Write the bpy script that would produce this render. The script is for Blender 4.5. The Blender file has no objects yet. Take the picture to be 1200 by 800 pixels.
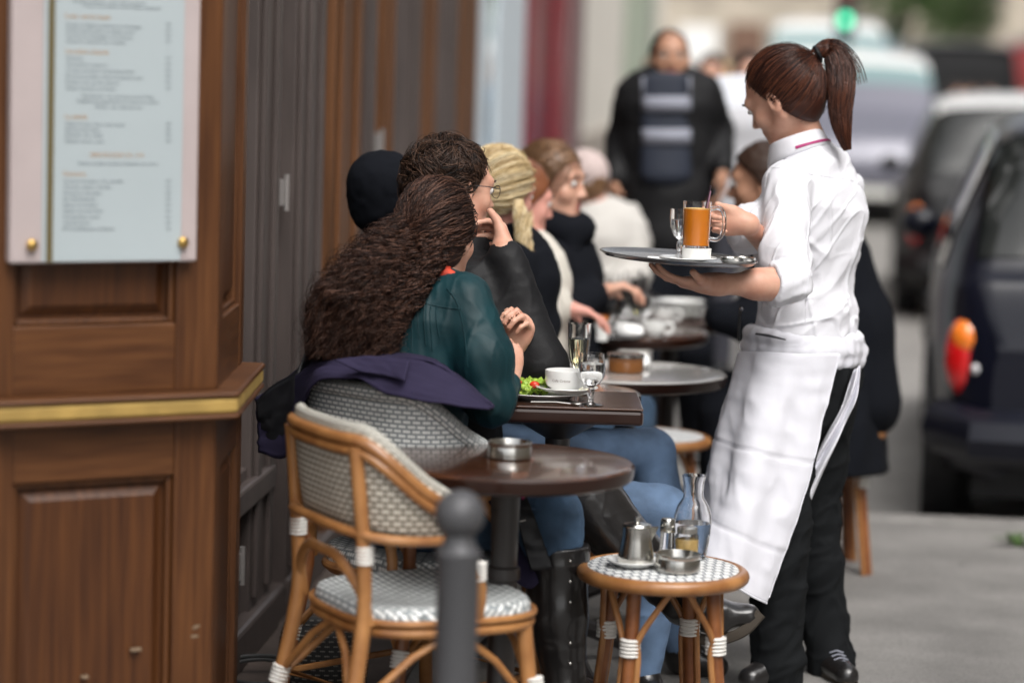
import bpy, math, random
import numpy as np
from math import pi, sin, cos, radians
from mathutils import Vector, Matrix
random.seed(7)
rng = np.random.default_rng(7)
SC = bpy.context.scene
COL = SC.collection

# ---------------------------------------------------------------- camera
EYE = np.array([0.0, 0.0, 1.55])
FPX = 3000.0                       # focal length in pixels of the 1200 px wide photograph
PITCH, YAW, ROLL = radians(5.93), radians(4.77), radians(1.7)
fw = np.array([-sin(YAW) * cos(PITCH), cos(YAW) * cos(PITCH), -sin(PITCH)])
rt0 = np.array([cos(YAW), sin(YAW), 0.0])
up0 = np.cross(rt0, fw)
# camera rolled anticlockwise, so the picture turns clockwise
RT = rt0 * cos(ROLL) + up0 * sin(ROLL)
UP = -rt0 * sin(ROLL) + up0 * cos(ROLL)
cam_data = bpy.data.cameras.new('camera')
cam = bpy.data.objects.new('camera', cam_data)
COL.objects.link(cam)
m = Matrix(((RT[0], UP[0], -fw[0], EYE[0]), (RT[1], UP[1], -fw[1], EYE[1]), (RT[2], UP[2], -fw[2], EYE[2]), (0, 0, 0, 1)))
cam.matrix_world = m
cam_data.sensor_width = 36
cam_data.lens = FPX / 1200 * 36
cam_data.clip_start = 0.1
cam_data.clip_end = 2000
cam_data.dof.use_dof = True
cam_data.dof.focus_distance = 6.15
cam_data.dof.aperture_fstop = 1.35
SC.camera = cam

# ---------------------------------------------------------------- world, sun, exposure
world = bpy.data.worlds.new('World'); SC.world = world; world.use_nodes = True
nt = world.node_tree; nt.nodes.clear()
sky = nt.nodes.new('ShaderNodeTexSky'); sky.sky_type = 'NISHITA'; sky.sun_disc = False
SUN_EL, SUN_ROT = radians(55), radians(150)
sky.sun_elevation = SUN_EL; sky.sun_rotation = SUN_ROT; sky.air_density = 1.0; sky.dust_density = 6.0; sky.ozone_density = 1.0
hs = nt.nodes.new('ShaderNodeHueSaturation'); hs.inputs['Saturation'].default_value = 0.22
bg = nt.nodes.new('ShaderNodeBackground'); bg.inputs['Strength'].default_value = 0.15
wo = nt.nodes.new('ShaderNodeOutputWorld')
nt.links.new(sky.outputs[0], hs.inputs['Color']); nt.links.new(hs.outputs[0], bg.inputs[0]); nt.links.new(bg.outputs[0], wo.inputs[0])
sun_d = bpy.data.lights.new('sun', 'SUN'); sun_d.energy = 1.1; sun_d.angle = radians(40); sun_d.color = (1, 0.97, 0.93)
sun = bpy.data.objects.new('sun', sun_d); COL.objects.link(sun)
sd = Vector((sin(SUN_ROT) * cos(SUN_EL), cos(SUN_ROT) * cos(SUN_EL), sin(SUN_EL)))
sun.rotation_euler = sd.to_track_quat('Z', 'Y').to_euler()
SC.view_settings.view_transform = 'Standard'
SC.view_settings.look = 'None'
SC.view_settings.gamma = 1
SC.view_settings.use_curve_mapping = False
SC.view_settings.exposure = 0.58
try:
    SC.cycles.max_bounces = 10; SC.cycles.transmission_bounces = 10; SC.cycles.transparent_max_bounces = 12
except Exception: pass

# ---------------------------------------------------------------- placing things: a point from a picture column, a depth and a height
def W(px, py, d):
    return EYE + d * (fw + (px - 600) / FPX * RT + (400 - py) / FPX * UP)
def G(px, z, d):
    a = (px - 600) / FPX
    b = ((z - EYE[2]) / d - fw[2] - a * RT[2]) / UP[2]
    return EYE + d * (fw + a * RT + b * UP)
def Dn(l, u, f):
    v = l * RT + u * UP + f * fw
    return v / np.linalg.norm(v)
def nrm(v):
    v = np.asarray(v, float); return v / (np.linalg.norm(v) + 1e-12)

# ---------------------------------------------------------------- materials
MATS = {}
def _new(name):
    m_ = bpy.data.materials.new(name); m_.use_nodes = True
    t = m_.node_tree; b = t.nodes['Principled BSDF']
    return m_, t, b
def mat(name, col, rough=0.6, metal=0.0, var=0.0, vscale=8, bump=0.0, bscale=60, col2=None, stretch=None, spec=None, coat=0, sheen=0, trans=0, ior=1.45, sss=0, emit=None, estr=0, detail=4, thresh=(0.35, 0.65)):
    if name in MATS: return MATS[name]
    m_, t, b = _new(name)
    N, L = t.nodes.new, t.links.new
    b.inputs['Base Color'].default_value = (*col, 1); b.inputs['Roughness'].default_value = rough; b.inputs['Metallic'].default_value = metal
    if spec is not None: b.inputs['Specular IOR Level'].default_value = spec
    b.inputs['Coat Weight'].default_value = coat; b.inputs['Coat Roughness'].default_value = 0.12
    b.inputs['Sheen Weight'].default_value = sheen
    b.inputs['Transmission Weight'].default_value = trans; b.inputs['IOR'].default_value = ior
    if sss:
        b.inputs['Subsurface Weight'].default_value = sss; b.inputs['Subsurface Radius'].default_value = (0.012, 0.005, 0.003); b.inputs['Subsurface Scale'].default_value = 0.6
    if emit: b.inputs['Emission Color'].default_value = (*emit, 1); b.inputs['Emission Strength'].default_value = estr
    if var or col2 or bump:
        tc = N('ShaderNodeTexCoord'); mp = N('ShaderNodeMapping')
        if stretch: mp.inputs['Scale'].default_value = stretch
        L(tc.outputs['Object'], mp.inputs[0])
    if var or col2:
        nz = N('ShaderNodeTexNoise'); nz.inputs['Scale'].default_value = vscale; nz.inputs['Detail'].default_value = detail
        L(mp.outputs[0], nz.inputs['Vector'])
        cr = N('ShaderNodeValToRGB')
        c2 = col2 if col2 else tuple(c * (1 - var) for c in col)
        c1 = col if col2 else tuple(min(1, c * (1 + var)) for c in col)
        cr.color_ramp.elements[0].position = thresh[0]; cr.color_ramp.elements[1].position = thresh[1]
        cr.color_ramp.elements[0].color = (*c2, 1); cr.color_ramp.elements[1].color = (*c1, 1)
        L(nz.outputs['Fac'], cr.inputs[0]); L(cr.outputs[0], b.inputs['Base Color'])
    if bump:
        nb = N('ShaderNodeTexNoise'); nb.inputs['Scale'].default_value = bscale; nb.inputs['Detail'].default_value = 5
        L(mp.outputs[0], nb.inputs['Vector'])
        bp = N('ShaderNodeBump'); bp.inputs['Strength'].default_value = bump; bp.inputs['Distance'].default_value = 0.004
        L(nb.outputs['Fac'], bp.inputs['Height']); L(bp.outputs[0], b.inputs['Normal'])
    MATS[name] = m_
    return m_
def weave(name, white, grey, bw, rh, mortar, uv=True, scale=1.0, rough=0.55):
    """cane weave: pale dashes in staggered rows over grey strands"""
    if name in MATS: return MATS[name]
    m_, t, b = _new(name)
    N, L = t.nodes.new, t.links.new
    tc = N('ShaderNodeTexCoord'); mp = N('ShaderNodeMapping'); mp.inputs['Scale'].default_value = (scale,) * 3
    L(tc.outputs['UV' if uv else 'Object'], mp.inputs[0])
    br = N('ShaderNodeTexBrick'); br.offset = 0.5
    br.inputs['Scale'].default_value = 1; br.inputs['Brick Width'].default_value = bw; br.inputs['Row Height'].default_value = rh
    br.inputs['Mortar Size'].default_value = mortar; br.inputs['Mortar Smooth'].default_value = 0.25
    br.inputs['Color1'].default_value = (*white, 1); br.inputs['Color2'].default_value = (*[c * .93 for c in white], 1); br.inputs['Mortar'].default_value = (*grey, 1)
    L(mp.outputs[0], br.inputs['Vector'])
    # fine vertical strands of the ground weave
    sx = N('ShaderNodeSeparateXYZ'); L(mp.outputs[0], sx.inputs[0])
    mu = N('ShaderNodeMath'); mu.operation = 'MULTIPLY'; mu.inputs[1].default_value = 2 * pi / (bw / 4); L(sx.outputs[0], mu.inputs[0])
    si = N('ShaderNodeMath'); si.operation = 'SINE'; L(mu.outputs[0], si.inputs[0])
    mr = N('ShaderNodeMapRange'); mr.inputs[1].default_value = -1; mr.inputs[2].default_value = 1; mr.inputs[3].default_value = 0.55; mr.inputs[4].default_value = 1.15; L(si.outputs[0], mr.inputs[0])
    nz = N('ShaderNodeTexNoise'); nz.inputs['Scale'].default_value = 30; L(mp.outputs[0], nz.inputs['Vector'])
    mr2 = N('ShaderNodeMapRange'); mr2.inputs[3].default_value = .75; mr2.inputs[4].default_value = 1.2; L(nz.outputs['Fac'], mr2.inputs[0])
    mm = N('ShaderNodeMath'); mm.operation = 'MULTIPLY'; L(mr.outputs[0], mm.inputs[0]); L(mr2.outputs[0], mm.inputs[1])
    mx = N('ShaderNodeMix'); mx.data_type = 'RGBA'; mx.blend_type = 'MULTIPLY'; mx.inputs[0].default_value = 0.8
    L(br.outputs['Color'], mx.inputs[6])
    cmb = N('ShaderNodeCombineColor'); [L(mm.outputs[0], cmb.inputs[i]) for i in range(3)]
    L(cmb.outputs[0], mx.inputs[7]); L(mx.outputs[2], b.inputs['Base Color'])
    bp = N('ShaderNodeBump'); bp.inputs['Strength'].default_value = .6; bp.inputs['Distance'].default_value = 0.002; bp.invert = True
    L(br.outputs['Fac'], bp.inputs['Height']); L(bp.outputs[0], b.inputs['Normal'])
    b.inputs['Roughness'].default_value = rough
    MATS[name] = m_
    return m_

# ---------------------------------------------------------------- mesh builder
class MB:
    def __init__(s): s.v = []; s.f = []; s.uv = {}; s.fm = {}
    def raw(s, V, F, uv=None, M=None, mi=0):
        o = len(s.v)
        V = np.asarray(V, float).reshape(-1, 3)
        if M is not None:
            A = np.array(M); V = V @ A[:3, :3].T + A[:3, 3]
        s.v.extend(map(tuple, V))
        n0 = len(s.f)
        s.f.extend([tuple(int(i) + o for i in f) for f in F])
        if mi:
            for i in range(n0, len(s.f)): s.fm[i] = mi
        if uv is not None:
            for i, q in enumerate(uv): s.uv[o + i] = tuple(q)
        return s
    def box(s, x0, x1, y0, y1, z0, z1, M=None, mi=0):
        V = [(x0, y0, z0), (x1, y0, z0), (x1, y1, z0), (x0, y1, z0), (x0, y0, z1), (x1, y0, z1), (x1, y1, z1), (x0, y1, z1)]
        return s.raw(V, [(0, 3, 2, 1), (4, 5, 6, 7), (0, 1, 5, 4), (1, 2, 6, 5), (2, 3, 7, 6), (3, 0, 4, 7)], M=M, mi=mi)
    def tube(s, P, r, n=10, caps=True, M=None, closed=False, flat=1.0, mi=0):
        P = [np.asarray(p, float) for p in P]; k = len(P)
        R = list(r) if hasattr(r, '__len__') else [r] * k
        V = []; prev = None
        for i in range(k):
            if closed: t = nrm(P[(i + 1) % k] - P[i - 1])
            else: t = nrm(P[min(i + 1, k - 1)] - P[max(i - 1, 0)])
            if prev is None:
                a = np.array([0, 0, 1.]) if abs(t[2]) < .9 else np.array([1., 0, 0])
                n1 = nrm(np.cross(t, a))
            else: n1 = nrm(prev - t * np.dot(prev, t))
            prev = n1; n2 = np.cross(t, n1)
            for j in range(n):
                a = 2 * pi * j / n
                V.append(P[i] + R[i] * (cos(a) * n1 + flat * sin(a) * n2))
        F = []
        for i in range(k if closed else k - 1):
            for j in range(n):
                i2 = (i + 1) % k
                F.append((i * n + j, i * n + (j + 1) % n, i2 * n + (j + 1) % n, i2 * n + j))
        if caps and not closed:
            F.append(tuple(range(n))[::-1]); F.append(tuple((k - 1) * n + j for j in range(n)))
        return s.raw(V, F, M=M, mi=mi)
    def lathe(s, prof, n=32, M=None, c=(0, 0, 0), mi=0):
        V = []; F = []
        for (r, z) in prof:
            for j in range(n):
                a = 2 * pi * j / n; V.append((c[0] + r * cos(a), c[1] + r * sin(a), c[2] + z))
        k = len(prof)
        for i in range(k - 1):
            for j in range(n): F.append((i * n + j, i * n + (j + 1) % n, (i + 1) * n + (j + 1) % n, (i + 1) * n + j))
        if prof[0][0] > 1e-5: F.append(tuple(range(n))[::-1])
        if prof[-1][0] > 1e-5: F.append(tuple((k - 1) * n + j for j in range(n)))
        return s.raw(V, F, M=M, mi=mi)
    def ell(s, c, r, n=16, M=None, mi=0):
        V = []; F = []; h = n // 2
        for i in range(h + 1):
            t = pi * i / h
            for j in range(n):
                a = 2 * pi * j / n; V.append((c[0] + r[0] * sin(t) * cos(a), c[1] + r[1] * sin(t) * sin(a), c[2] - r[2] * cos(t)))
        for i in range(h):
            for j in range(n): F.append((i * n + j, i * n + (j + 1) % n, (i + 1) * n + (j + 1) % n, (i + 1) * n + j))
        return s.raw(V, F, M=M, mi=mi)
    def prism(s, poly, z0, z1, M=None, mi=0):
        n = len(poly); V = [(x, y, z0) for x, y in poly] + [(x, y, z1) for x, y in poly]
        F = [tuple(range(n))[::-1], tuple(range(n, 2 * n))] + [(i, (i + 1) % n, (i + 1) % n + n, i + n) for i in range(n)]
        return s.raw(V, F, M=M, mi=mi)
    def grid(s, P, uv=None, closed=False, M=None, mi=0):
        a, b = len(P), len(P[0]); V = [p for row in P for p in row]
        F = []
        for i in range(a - 1):
            for j in range(b if closed else b - 1):
                j2 = (j + 1) % b; F.append((i * b + j, i * b + j2, (i + 1) * b + j2, (i + 1) * b + j))
        return s.raw(V, F, uv=[q for row in uv for q in row] if uv else None, M=M, mi=mi)
    def build(s, name, material, parent=None, smooth=True, bevel=0, solid=0, local=False, sub=0, sharp=35):
        me = bpy.data.meshes.new(name)
        V = np.array(s.v, float)
        if parent is not None and not local:
            base = parent
            while base is not None:
                V = V - np.array(base.location); base = base.parent
        me.from_pydata([tuple(x) for x in V], [], s.f)
        mats = material if isinstance(material, (list, tuple)) else [material]
        for q in mats: me.materials.append(q)
        for i, mi in s.fm.items(): me.polygons[i].material_index = mi
        if s.uv:
            ul = me.uv_layers.new(name='UVMap')
            li = np.zeros(len(me.loops), int); me.loops.foreach_get('vertex_index', li)
            arr = np.array([s.uv.get(int(i), (0, 0)) for i in li], float).ravel()
            ul.data.foreach_set('uv', arr)
        if smooth:
            me.polygons.foreach_set('use_smooth', [True] * len(me.polygons))
            if sharp:
                try: me.set_sharp_from_angle(angle=radians(sharp))
                except Exception: pass
        me.validate(); me.update()
        o = bpy.data.objects.new(name, me); COL.objects.link(o)
        if parent is not None: o.parent = parent
        if solid:
            q = o.modifiers.new('solid', 'SOLIDIFY'); q.thickness = solid; q.offset = 0
        if bevel:
            q = o.modifiers.new('bevel', 'BEVEL'); q.width = bevel; q.segments = 2; q.limit_method = 'ANGLE'
        if sub:
            q = o.modifiers.new('sub', 'SUBSURF'); q.levels = sub; q.render_levels = sub
        return o
def empty(name, loc, rz=0):
    o = bpy.data.objects.new(name, None); COL.objects.link(o)
    o.location = tuple(float(x) for x in loc); o.rotation_euler = (0, 0, rz); o.empty_display_size = 0.1
    return o
def tag(o, label, cat, group=None, kind=None):
    o['label'] = label; o['category'] = cat
    if group: o['group'] = group
    if kind: o['kind'] = kind
    return o
def struct(o, label=None):
    o['kind'] = 'structure'
    if label: o['label'] = label
    return o
def copy_tree(o, parent=None):
    c = o.copy(); COL.objects.link(c)
    if parent is not None: c.parent = parent
    for ch in list(o.children): copy_tree(ch, c)
    return c
def lerp(a, b, t): return np.asarray(a, float) * (1 - t) + np.asarray(b, float) * t
def spline(P, n):
    """Catmull-Rom through P, n samples"""
    P = np.asarray(P, float); k = len(P)
    out = []
    for s in np.linspace(0, k - 1, n):
        i = min(int(s), k - 2); t = s - i
        p0 = P[i - 1] if i > 0 else 2 * P[0] - P[1]; p1 = P[i]; p2 = P[i + 1]; p3 = P[i + 2] if i + 2 < k else 2 * P[k - 1] - P[k - 2]
        out.append(.5 * ((2 * p1) + (-p0 + p2) * t + (2 * p0 - 5 * p1 + 4 * p2 - p3) * t * t + (-p0 + 3 * p1 - 3 * p2 + p3) * t ** 3))
    return np.array(out)

# ---------------------------------------------------------------- value noise
_PT = np.random.default_rng(3).random((64, 64, 64)).astype(np.float32)
def vnoise(P, scale=1.0, seed=0):
    q = np.asarray(P, np.float32) * scale + seed * 7.31 + 1000
    i = np.floor(q).astype(int); f = q - i; f = f * f * (3 - 2 * f)
    i0 = i % 64; i1 = (i + 1) % 64
    x0, y0, z0 = i0[..., 0], i0[..., 1], i0[..., 2]; x1, y1, z1 = i1[..., 0], i1[..., 1], i1[..., 2]
    fx, fy, fz = f[..., 0], f[..., 1], f[..., 2]
    a = _PT[x0, y0, z0] * (1 - fx) + _PT[x1, y0, z0] * fx; b = _PT[x0, y1, z0] * (1 - fx) + _PT[x1, y1, z0] * fx
    c = _PT[x0, y0, z1] * (1 - fx) + _PT[x1, y0, z1] * fx; d = _PT[x0, y1, z1] * (1 - fx) + _PT[x1, y1, z1] * fx
    return ((a * (1 - fy) + b * fy) * (1 - fz) + (c * (1 - fy) + d * fy) * fz) * 2 - 1
def ridged(P, scale, seed=0):
    return 1 - 2 * np.abs(vnoise(P, scale, seed))
def crease(P, scale, seed=0, w=.16):
    return np.maximum(0, 1 - np.abs(vnoise(P, scale, seed)) / w) ** 1.3

# ---------------------------------------------------------------- smooth-union bodies (distance field -> surface nets)
class SDF:
    def __init__(s): s.p = []
    def cone(s, a, b, ra, rb, k=.02, flat=False, sub=False): s.p.append(('c', np.asarray(a, float), np.asarray(b, float), ra, rb, k, flat, sub)); return s
    def chain(s, pts, rs, k=.02):
        for i in range(len(pts) - 1): s.cone(pts[i], pts[i + 1], rs[i], rs[i + 1], k)
        return s
    def ec(s, a, b, S, r0, r1, k=.03, flat=False, sub=False): s.p.append(('e', np.asarray(a, float), np.asarray(b, float), nrm(S), r0, r1, k, flat, sub)); return s
    def ell(s, c, ax, r, k=.02, sub=False): s.p.append(('l', np.asarray(c, float), np.array(ax, float), np.asarray(r, float), k, sub)); return s
    def ball(s, c, r, k=.02, sub=False): return s.ell(c, np.eye(3), (r, r, r), k, sub)
    def bounds(s, q):
        if q[0] == 'c': r = max(q[3], q[4]); return np.minimum(q[1], q[2]) - r, np.maximum(q[1], q[2]) + r
        if q[0] == 'e': r = max(*q[4], *q[5]); return np.minimum(q[1], q[2]) - r, np.maximum(q[1], q[2]) + r
        r = max(q[3]); return q[1] - r, q[1] + r
    def dist(s, q, P):
        if q[0] == 'l':
            L = (P - q[1]) @ q[2].T
            k0 = np.linalg.norm(L / q[3], axis=-1); k1 = np.linalg.norm(L / q[3] ** 2, axis=-1)
            return k0 * (k0 - 1) / np.maximum(k1, 1e-6)
        a, b = q[1], q[2]; ab = b - a; L2 = ab @ ab
        t0 = ((P - a) @ ab) / L2; t = np.clip(t0, 0, 1)
        if q[0] == 'c':
            c = a + t[..., None] * ab
            d = np.linalg.norm(P - c, axis=-1) - (q[3] + (q[4] - q[3]) * t)
            if q[6]:
                c0 = a + t0[..., None] * ab
                rad = np.linalg.norm(P - c0, axis=-1) - (q[3] + (q[4] - q[3]) * t)
                ax = np.maximum(-t0, t0 - 1) * math.sqrt(L2); d = np.maximum(rad, ax)
            return d
        S = q[3]; T = ab / math.sqrt(L2); S = nrm(S - T * (S @ T)); Fv = np.cross(T, S)
        rs = q[4][0] + (q[5][0] - q[4][0]) * t; rf = q[4][1] + (q[5][1] - q[4][1]) * t
        rel = P - a
        u = rel @ S; v = rel @ Fv; w = (t0 - t) * math.sqrt(L2)
        if q[7]:
            k0 = np.sqrt((u / rs) ** 2 + (v / rf) ** 2); d = (k0 - 1) * np.minimum(rs, rf)
            return np.maximum(d, np.abs(w))
        rm = np.minimum(rs, rf)
        k0 = np.sqrt((u / rs) ** 2 + (v / rf) ** 2 + (w / rm) ** 2)
        k1 = np.sqrt((u / rs ** 2) ** 2 + (v / rf ** 2) ** 2 + (w / rm ** 2) ** 2)
        return k0 * (k0 - 1) / np.maximum(k1, 1e-6)
    def mesh(s, h):
        B = [s.bounds(q) for q in s.p if not q[-1]]
        lo = np.min([b[0] for b in B], 0) - .03 - 2 * h; hi = np.max([b[1] for b in B], 0) + .03 + 2 * h
        n = np.ceil((hi - lo) / h).astype(int) + 1
        D = np.full(n, 1.0, np.float32)
        for q in s.p:
            k = q[5] if q[0] == 'c' else (q[6] if q[0] == 'e' else q[4])
            a, b = s.bounds(q); i0 = np.maximum(np.floor((a - k - 2 * h - lo) / h).astype(int), 0); i1 = np.minimum(np.ceil((b + k + 2 * h - lo) / h).astype(int) + 1, n)
            if (i1 <= i0).any(): continue
            sl = tuple(slice(x, y) for x, y in zip(i0, i1))
            X = np.stack(np.meshgrid(*[lo[i] + h * np.arange(i0[i], i1[i]) for i in range(3)], indexing='ij'), -1)
            d = s.dist(q, X).astype(np.float32); o = D[sl]
            if q[-1]:
                dn = -d; hh = np.maximum(k - np.abs(o - dn), 0) / k; D[sl] = np.maximum(o, dn) + hh * hh * k * .25
            else:
                hh = np.maximum(k - np.abs(o - d), 0) / k; D[sl] = np.minimum(o, d) - hh * hh * k * .25
        return surface_nets(D, lo, h)
def surface_nets(D, lo, h):
    I = D < 0
    n = D.shape
    c = np.zeros(tuple(x - 1 for x in n), np.int8)
    for dx in (0, 1):
        for dy in (0, 1):
            for dz in (0, 1): c += I[dx:n[0] - 1 + dx, dy:n[1] - 1 + dy, dz:n[2] - 1 + dz]
    act = (c > 0) & (c < 8)
    idx = np.argwhere(act); ID = np.full(act.shape, -1, np.int64); ID[act] = np.arange(len(idx))
    acc = np.zeros((len(idx), 3)); cnt = np.zeros(len(idx))
    cor = [(x, y, z) for x in (0, 1) for y in (0, 1) for z in (0, 1)]
    val = {k: D[idx[:, 0] + k[0], idx[:, 1] + k[1], idx[:, 2] + k[2]] for k in cor}
    for a in cor:
        for ax in range(3):
            if a[ax] == 0:
                b = list(a); b[ax] = 1; b = tuple(b)
                va, vb = val[a], val[b]; mk = (va < 0) != (vb < 0)
                t = np.where(mk, va / np.where(mk, va - vb, 1), 0)
                p = np.array(a, float)[None] + 0 * acc; p[:, ax] = t
                acc += p * mk[:, None]; cnt += mk
    V = lo + h * (idx + acc / np.maximum(cnt, 1)[:, None])
    F = []
    for ax in range(3):
        o1, o2 = (ax + 1) % 3, (ax + 2) % 3
        sa = [slice(None)] * 3; sb = [slice(None)] * 3; sa[ax] = slice(0, n[ax] - 1); sb[ax] = slice(1, n[ax])
        A, Bv = I[tuple(sa)], I[tuple(sb)]
        for sgn, mk in ((1, A & ~Bv), (-1, ~A & Bv)):
            e = np.argwhere(mk)
            e = e[(e[:, o1] > 0) & (e[:, o2] > 0) & (e[:, o1] < n[o1] - 1) & (e[:, o2] < n[o2] - 1)]
            q = []
            for (u, v) in ((0, 0), (1, 0), (1, 1), (0, 1)):
                g = e.copy(); g[:, o1] -= u; g[:, o2] -= v; q.append(ID[g[:, 0], g[:, 1], g[:, 2]])
            q = np.stack(q, 1)
            # corners ordered (0,0),(-1,0),(-1,-1),(0,-1): counterclockwise about +ax
            F.append(q if sgn > 0 else q[:, ::-1])
    F = np.concatenate(F); F = F[(F >= 0).all(1)]
    return V, F
def vnormals(V, F):
    a = V[F[:, 2]] - V[F[:, 0]]; b = V[F[:, 3]] - V[F[:, 1]]; fn = np.cross(a, b)
    N = np.zeros_like(V)
    for i in range(4): np.add.at(N, F[:, i], fn)
    return N / (np.linalg.norm(N, axis=1)[:, None] + 1e-12)
def relax(V, F, it=2):
    for _ in range(it):
        S = np.zeros_like(V); c = np.zeros(len(V))
        for i in range(4):
            for j in (1, 3):
                np.add.at(S, F[:, i], V[F[:, (i + j) % 4]]); np.add.at(c, F[:, i], 1)
        V = V * .5 + .5 * S / np.maximum(c, 1)[:, None]
    return V
def fast_mesh(name, V, F, material, parent=None, matidx=None):
    V = np.asarray(V, float)
    if parent is not None:
        base = parent
        while base is not None: V = V - np.array(base.location); base = base.parent
    me = bpy.data.meshes.new(name)
    F = np.asarray(F); k = F.shape[1]
    me.vertices.add(len(V)); me.vertices.foreach_set('co', V.ravel())
    me.loops.add(F.size); me.loops.foreach_set('vertex_index', F.ravel().astype(np.int32))
    me.polygons.add(len(F)); me.polygons.foreach_set('loop_start', np.arange(0, F.size, k, dtype=np.int32))
    me.polygons.foreach_set('loop_total', np.full(len(F), k, np.int32))
    for q in (material if isinstance(material, (list, tuple)) else [material]): me.materials.append(q)
    if matidx is not None: me.polygons.foreach_set('material_index', np.asarray(matidx, np.int32))
    me.polygons.foreach_set('use_smooth', np.ones(len(F), bool))
    me.update(calc_edges=True); me.validate()
    o = bpy.data.objects.new(name, me); COL.objects.link(o)
    if parent is not None: o.parent = parent
    return o
def sdf_obj(name, s, h, material, parent=None, disp=None, smooth=2, matfn=None):
    V, F = s.mesh(h); V = relax(V, F, smooth)
    if disp is not None:
        N = vnormals(V, F); V = V + N * disp(V)[:, None]
    mi = None
    if matfn is not None: mi = matfn(V[F].mean(1))
    return fast_mesh(name, V, F, material, parent, mi)
def strands(name, paths, r, material, parent, n=3):
    """paths: (m, k, 3); one mesh of thin tapered hairs"""
    P = np.asarray(paths, float); m_, k, _ = P.shape
    T = np.gradient(P, axis=1); T /= np.linalg.norm(T, axis=2)[..., None] + 1e-9
    ref = np.array([.3, .5, .8]); N1 = np.cross(T, ref); N1 /= np.linalg.norm(N1, axis=2)[..., None] + 1e-9; N2 = np.cross(T, N1)
    R = (np.asarray(r, float) * np.ones(m_))[:, None] * (1 - .75 * np.linspace(0, 1, k)[None] ** 3)
    ring = [P + R[..., None] * (cos(2 * pi * j / n) * N1 + sin(2 * pi * j / n) * N2) for j in range(n)]
    V = np.stack(ring, 2).reshape(-1, 3)
    base = (np.arange(m_)[:, None, None] * k + np.arange(k - 1)[None, :, None]) * n
    j = np.arange(n)[None, None]; j2 = (j + 1) % n
    F = np.stack([base + j, base + j2, base + n + j2, base + n + j], -1).reshape(-1, 4)
    mi = None
    if isinstance(material, (list, tuple)):
        pick = np.random.default_rng(5).choice(len(material), m_, p=[.45, .35, .2][:len(material)] if len(material) == 3 else None)
        mi = np.repeat(pick, (k - 1) * n)
    return fast_mesh(name, V, F, material, parent, mi)
# ================================================================ colours
WOOD = mat('oak_stain', (.118, .045, .014), rough=.42, col2=(.055, .019, .006), vscale=7, stretch=(11, 11, .5), bump=.25, bscale=14, detail=8, thresh=(.3, .7))
WOODP = mat('oak_panel', (.095, .034, .010), rough=.42, col2=(.042, .014, .005), vscale=6, stretch=(12, 12, .5), bump=.25, bscale=14, detail=8, thresh=(.3, .7))
WOODH = mat('oak_rail', (.118, .046, .015), rough=.42, col2=(.058, .020, .006), vscale=7, stretch=(.7, .7, 9), bump=.2, bscale=14, detail=8, thresh=(.3, .7))
GOLD = mat('ochre_band', (.36, .235, .065), rough=.7, var=.15, vscale=14)
SCUFF = mat('scuffed_wood', (.20, .14, .09), rough=.8)
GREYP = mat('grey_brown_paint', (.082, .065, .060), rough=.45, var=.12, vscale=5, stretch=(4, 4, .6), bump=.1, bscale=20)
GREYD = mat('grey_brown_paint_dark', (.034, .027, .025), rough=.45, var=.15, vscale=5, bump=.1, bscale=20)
GREYL = mat('hinge_metal', (.30, .28, .27), rough=.4, metal=.3)
BROWN = mat('brown_pilaster', (.115, .048, .018), rough=.5, var=.35, vscale=3, stretch=(8, 8, .4))
GLASSD = mat('shop_glass', (.35, .37, .38), rough=.04, metal=.85)
ASPH = mat('asphalt_pavement', (.195, .187, .178), rough=.85, var=.22, vscale=2.2, bump=.6, bscale=180, detail=12)
ROADM = mat('pale_worn_road', (.235, .225, .213), rough=.8, var=.12, vscale=2, bump=.3, bscale=200, detail=8)
KERBM = mat('granite_kerb', (.205, .196, .186), rough=.8, var=.15, vscale=12, bump=.3, bscale=120)
_t = ASPH.node_tree; _b = _t.nodes['Principled BSDF']; _src = _b.inputs['Base Color'].links[0].from_socket
_tc = _t.nodes.new('ShaderNodeTexCoord')
def _spots(scale, lo, hi, src, dark):
    v = _t.nodes.new('ShaderNodeTexVoronoi'); v.inputs['Scale'].default_value = scale; _t.links.new(_tc.outputs['Object'], v.inputs['Vector'])
    r = _t.nodes.new('ShaderNodeMapRange'); r.inputs[1].default_value = lo; r.inputs[2].default_value = hi; r.inputs[3].default_value = dark; r.inputs[4].default_value = 1; _t.links.new(v.outputs['Distance'], r.inputs[0])
    m_ = _t.nodes.new('ShaderNodeMix'); m_.data_type = 'RGBA'; m_.blend_type = 'MULTIPLY'; m_.inputs[0].default_value = 1
    _t.links.new(src, m_.inputs[6]); c_ = _t.nodes.new('ShaderNodeCombineColor'); [_t.links.new(r.outputs[0], c_.inputs[i]) for i in range(3)]; _t.links.new(c_.outputs[0], m_.inputs[7]); return m_.outputs[2]
_o = _spots(3.1, .045, .06, _src, .62); _o = _spots(90, .1, .5, _o, .72)
_t.links.new(_o, _b.inputs['Base Color'])
DKSTRIP = mat('dark_brown_strip', (.075, .055, .045), rough=.7, var=.3, vscale=7, bump=.3, bscale=60)

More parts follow.
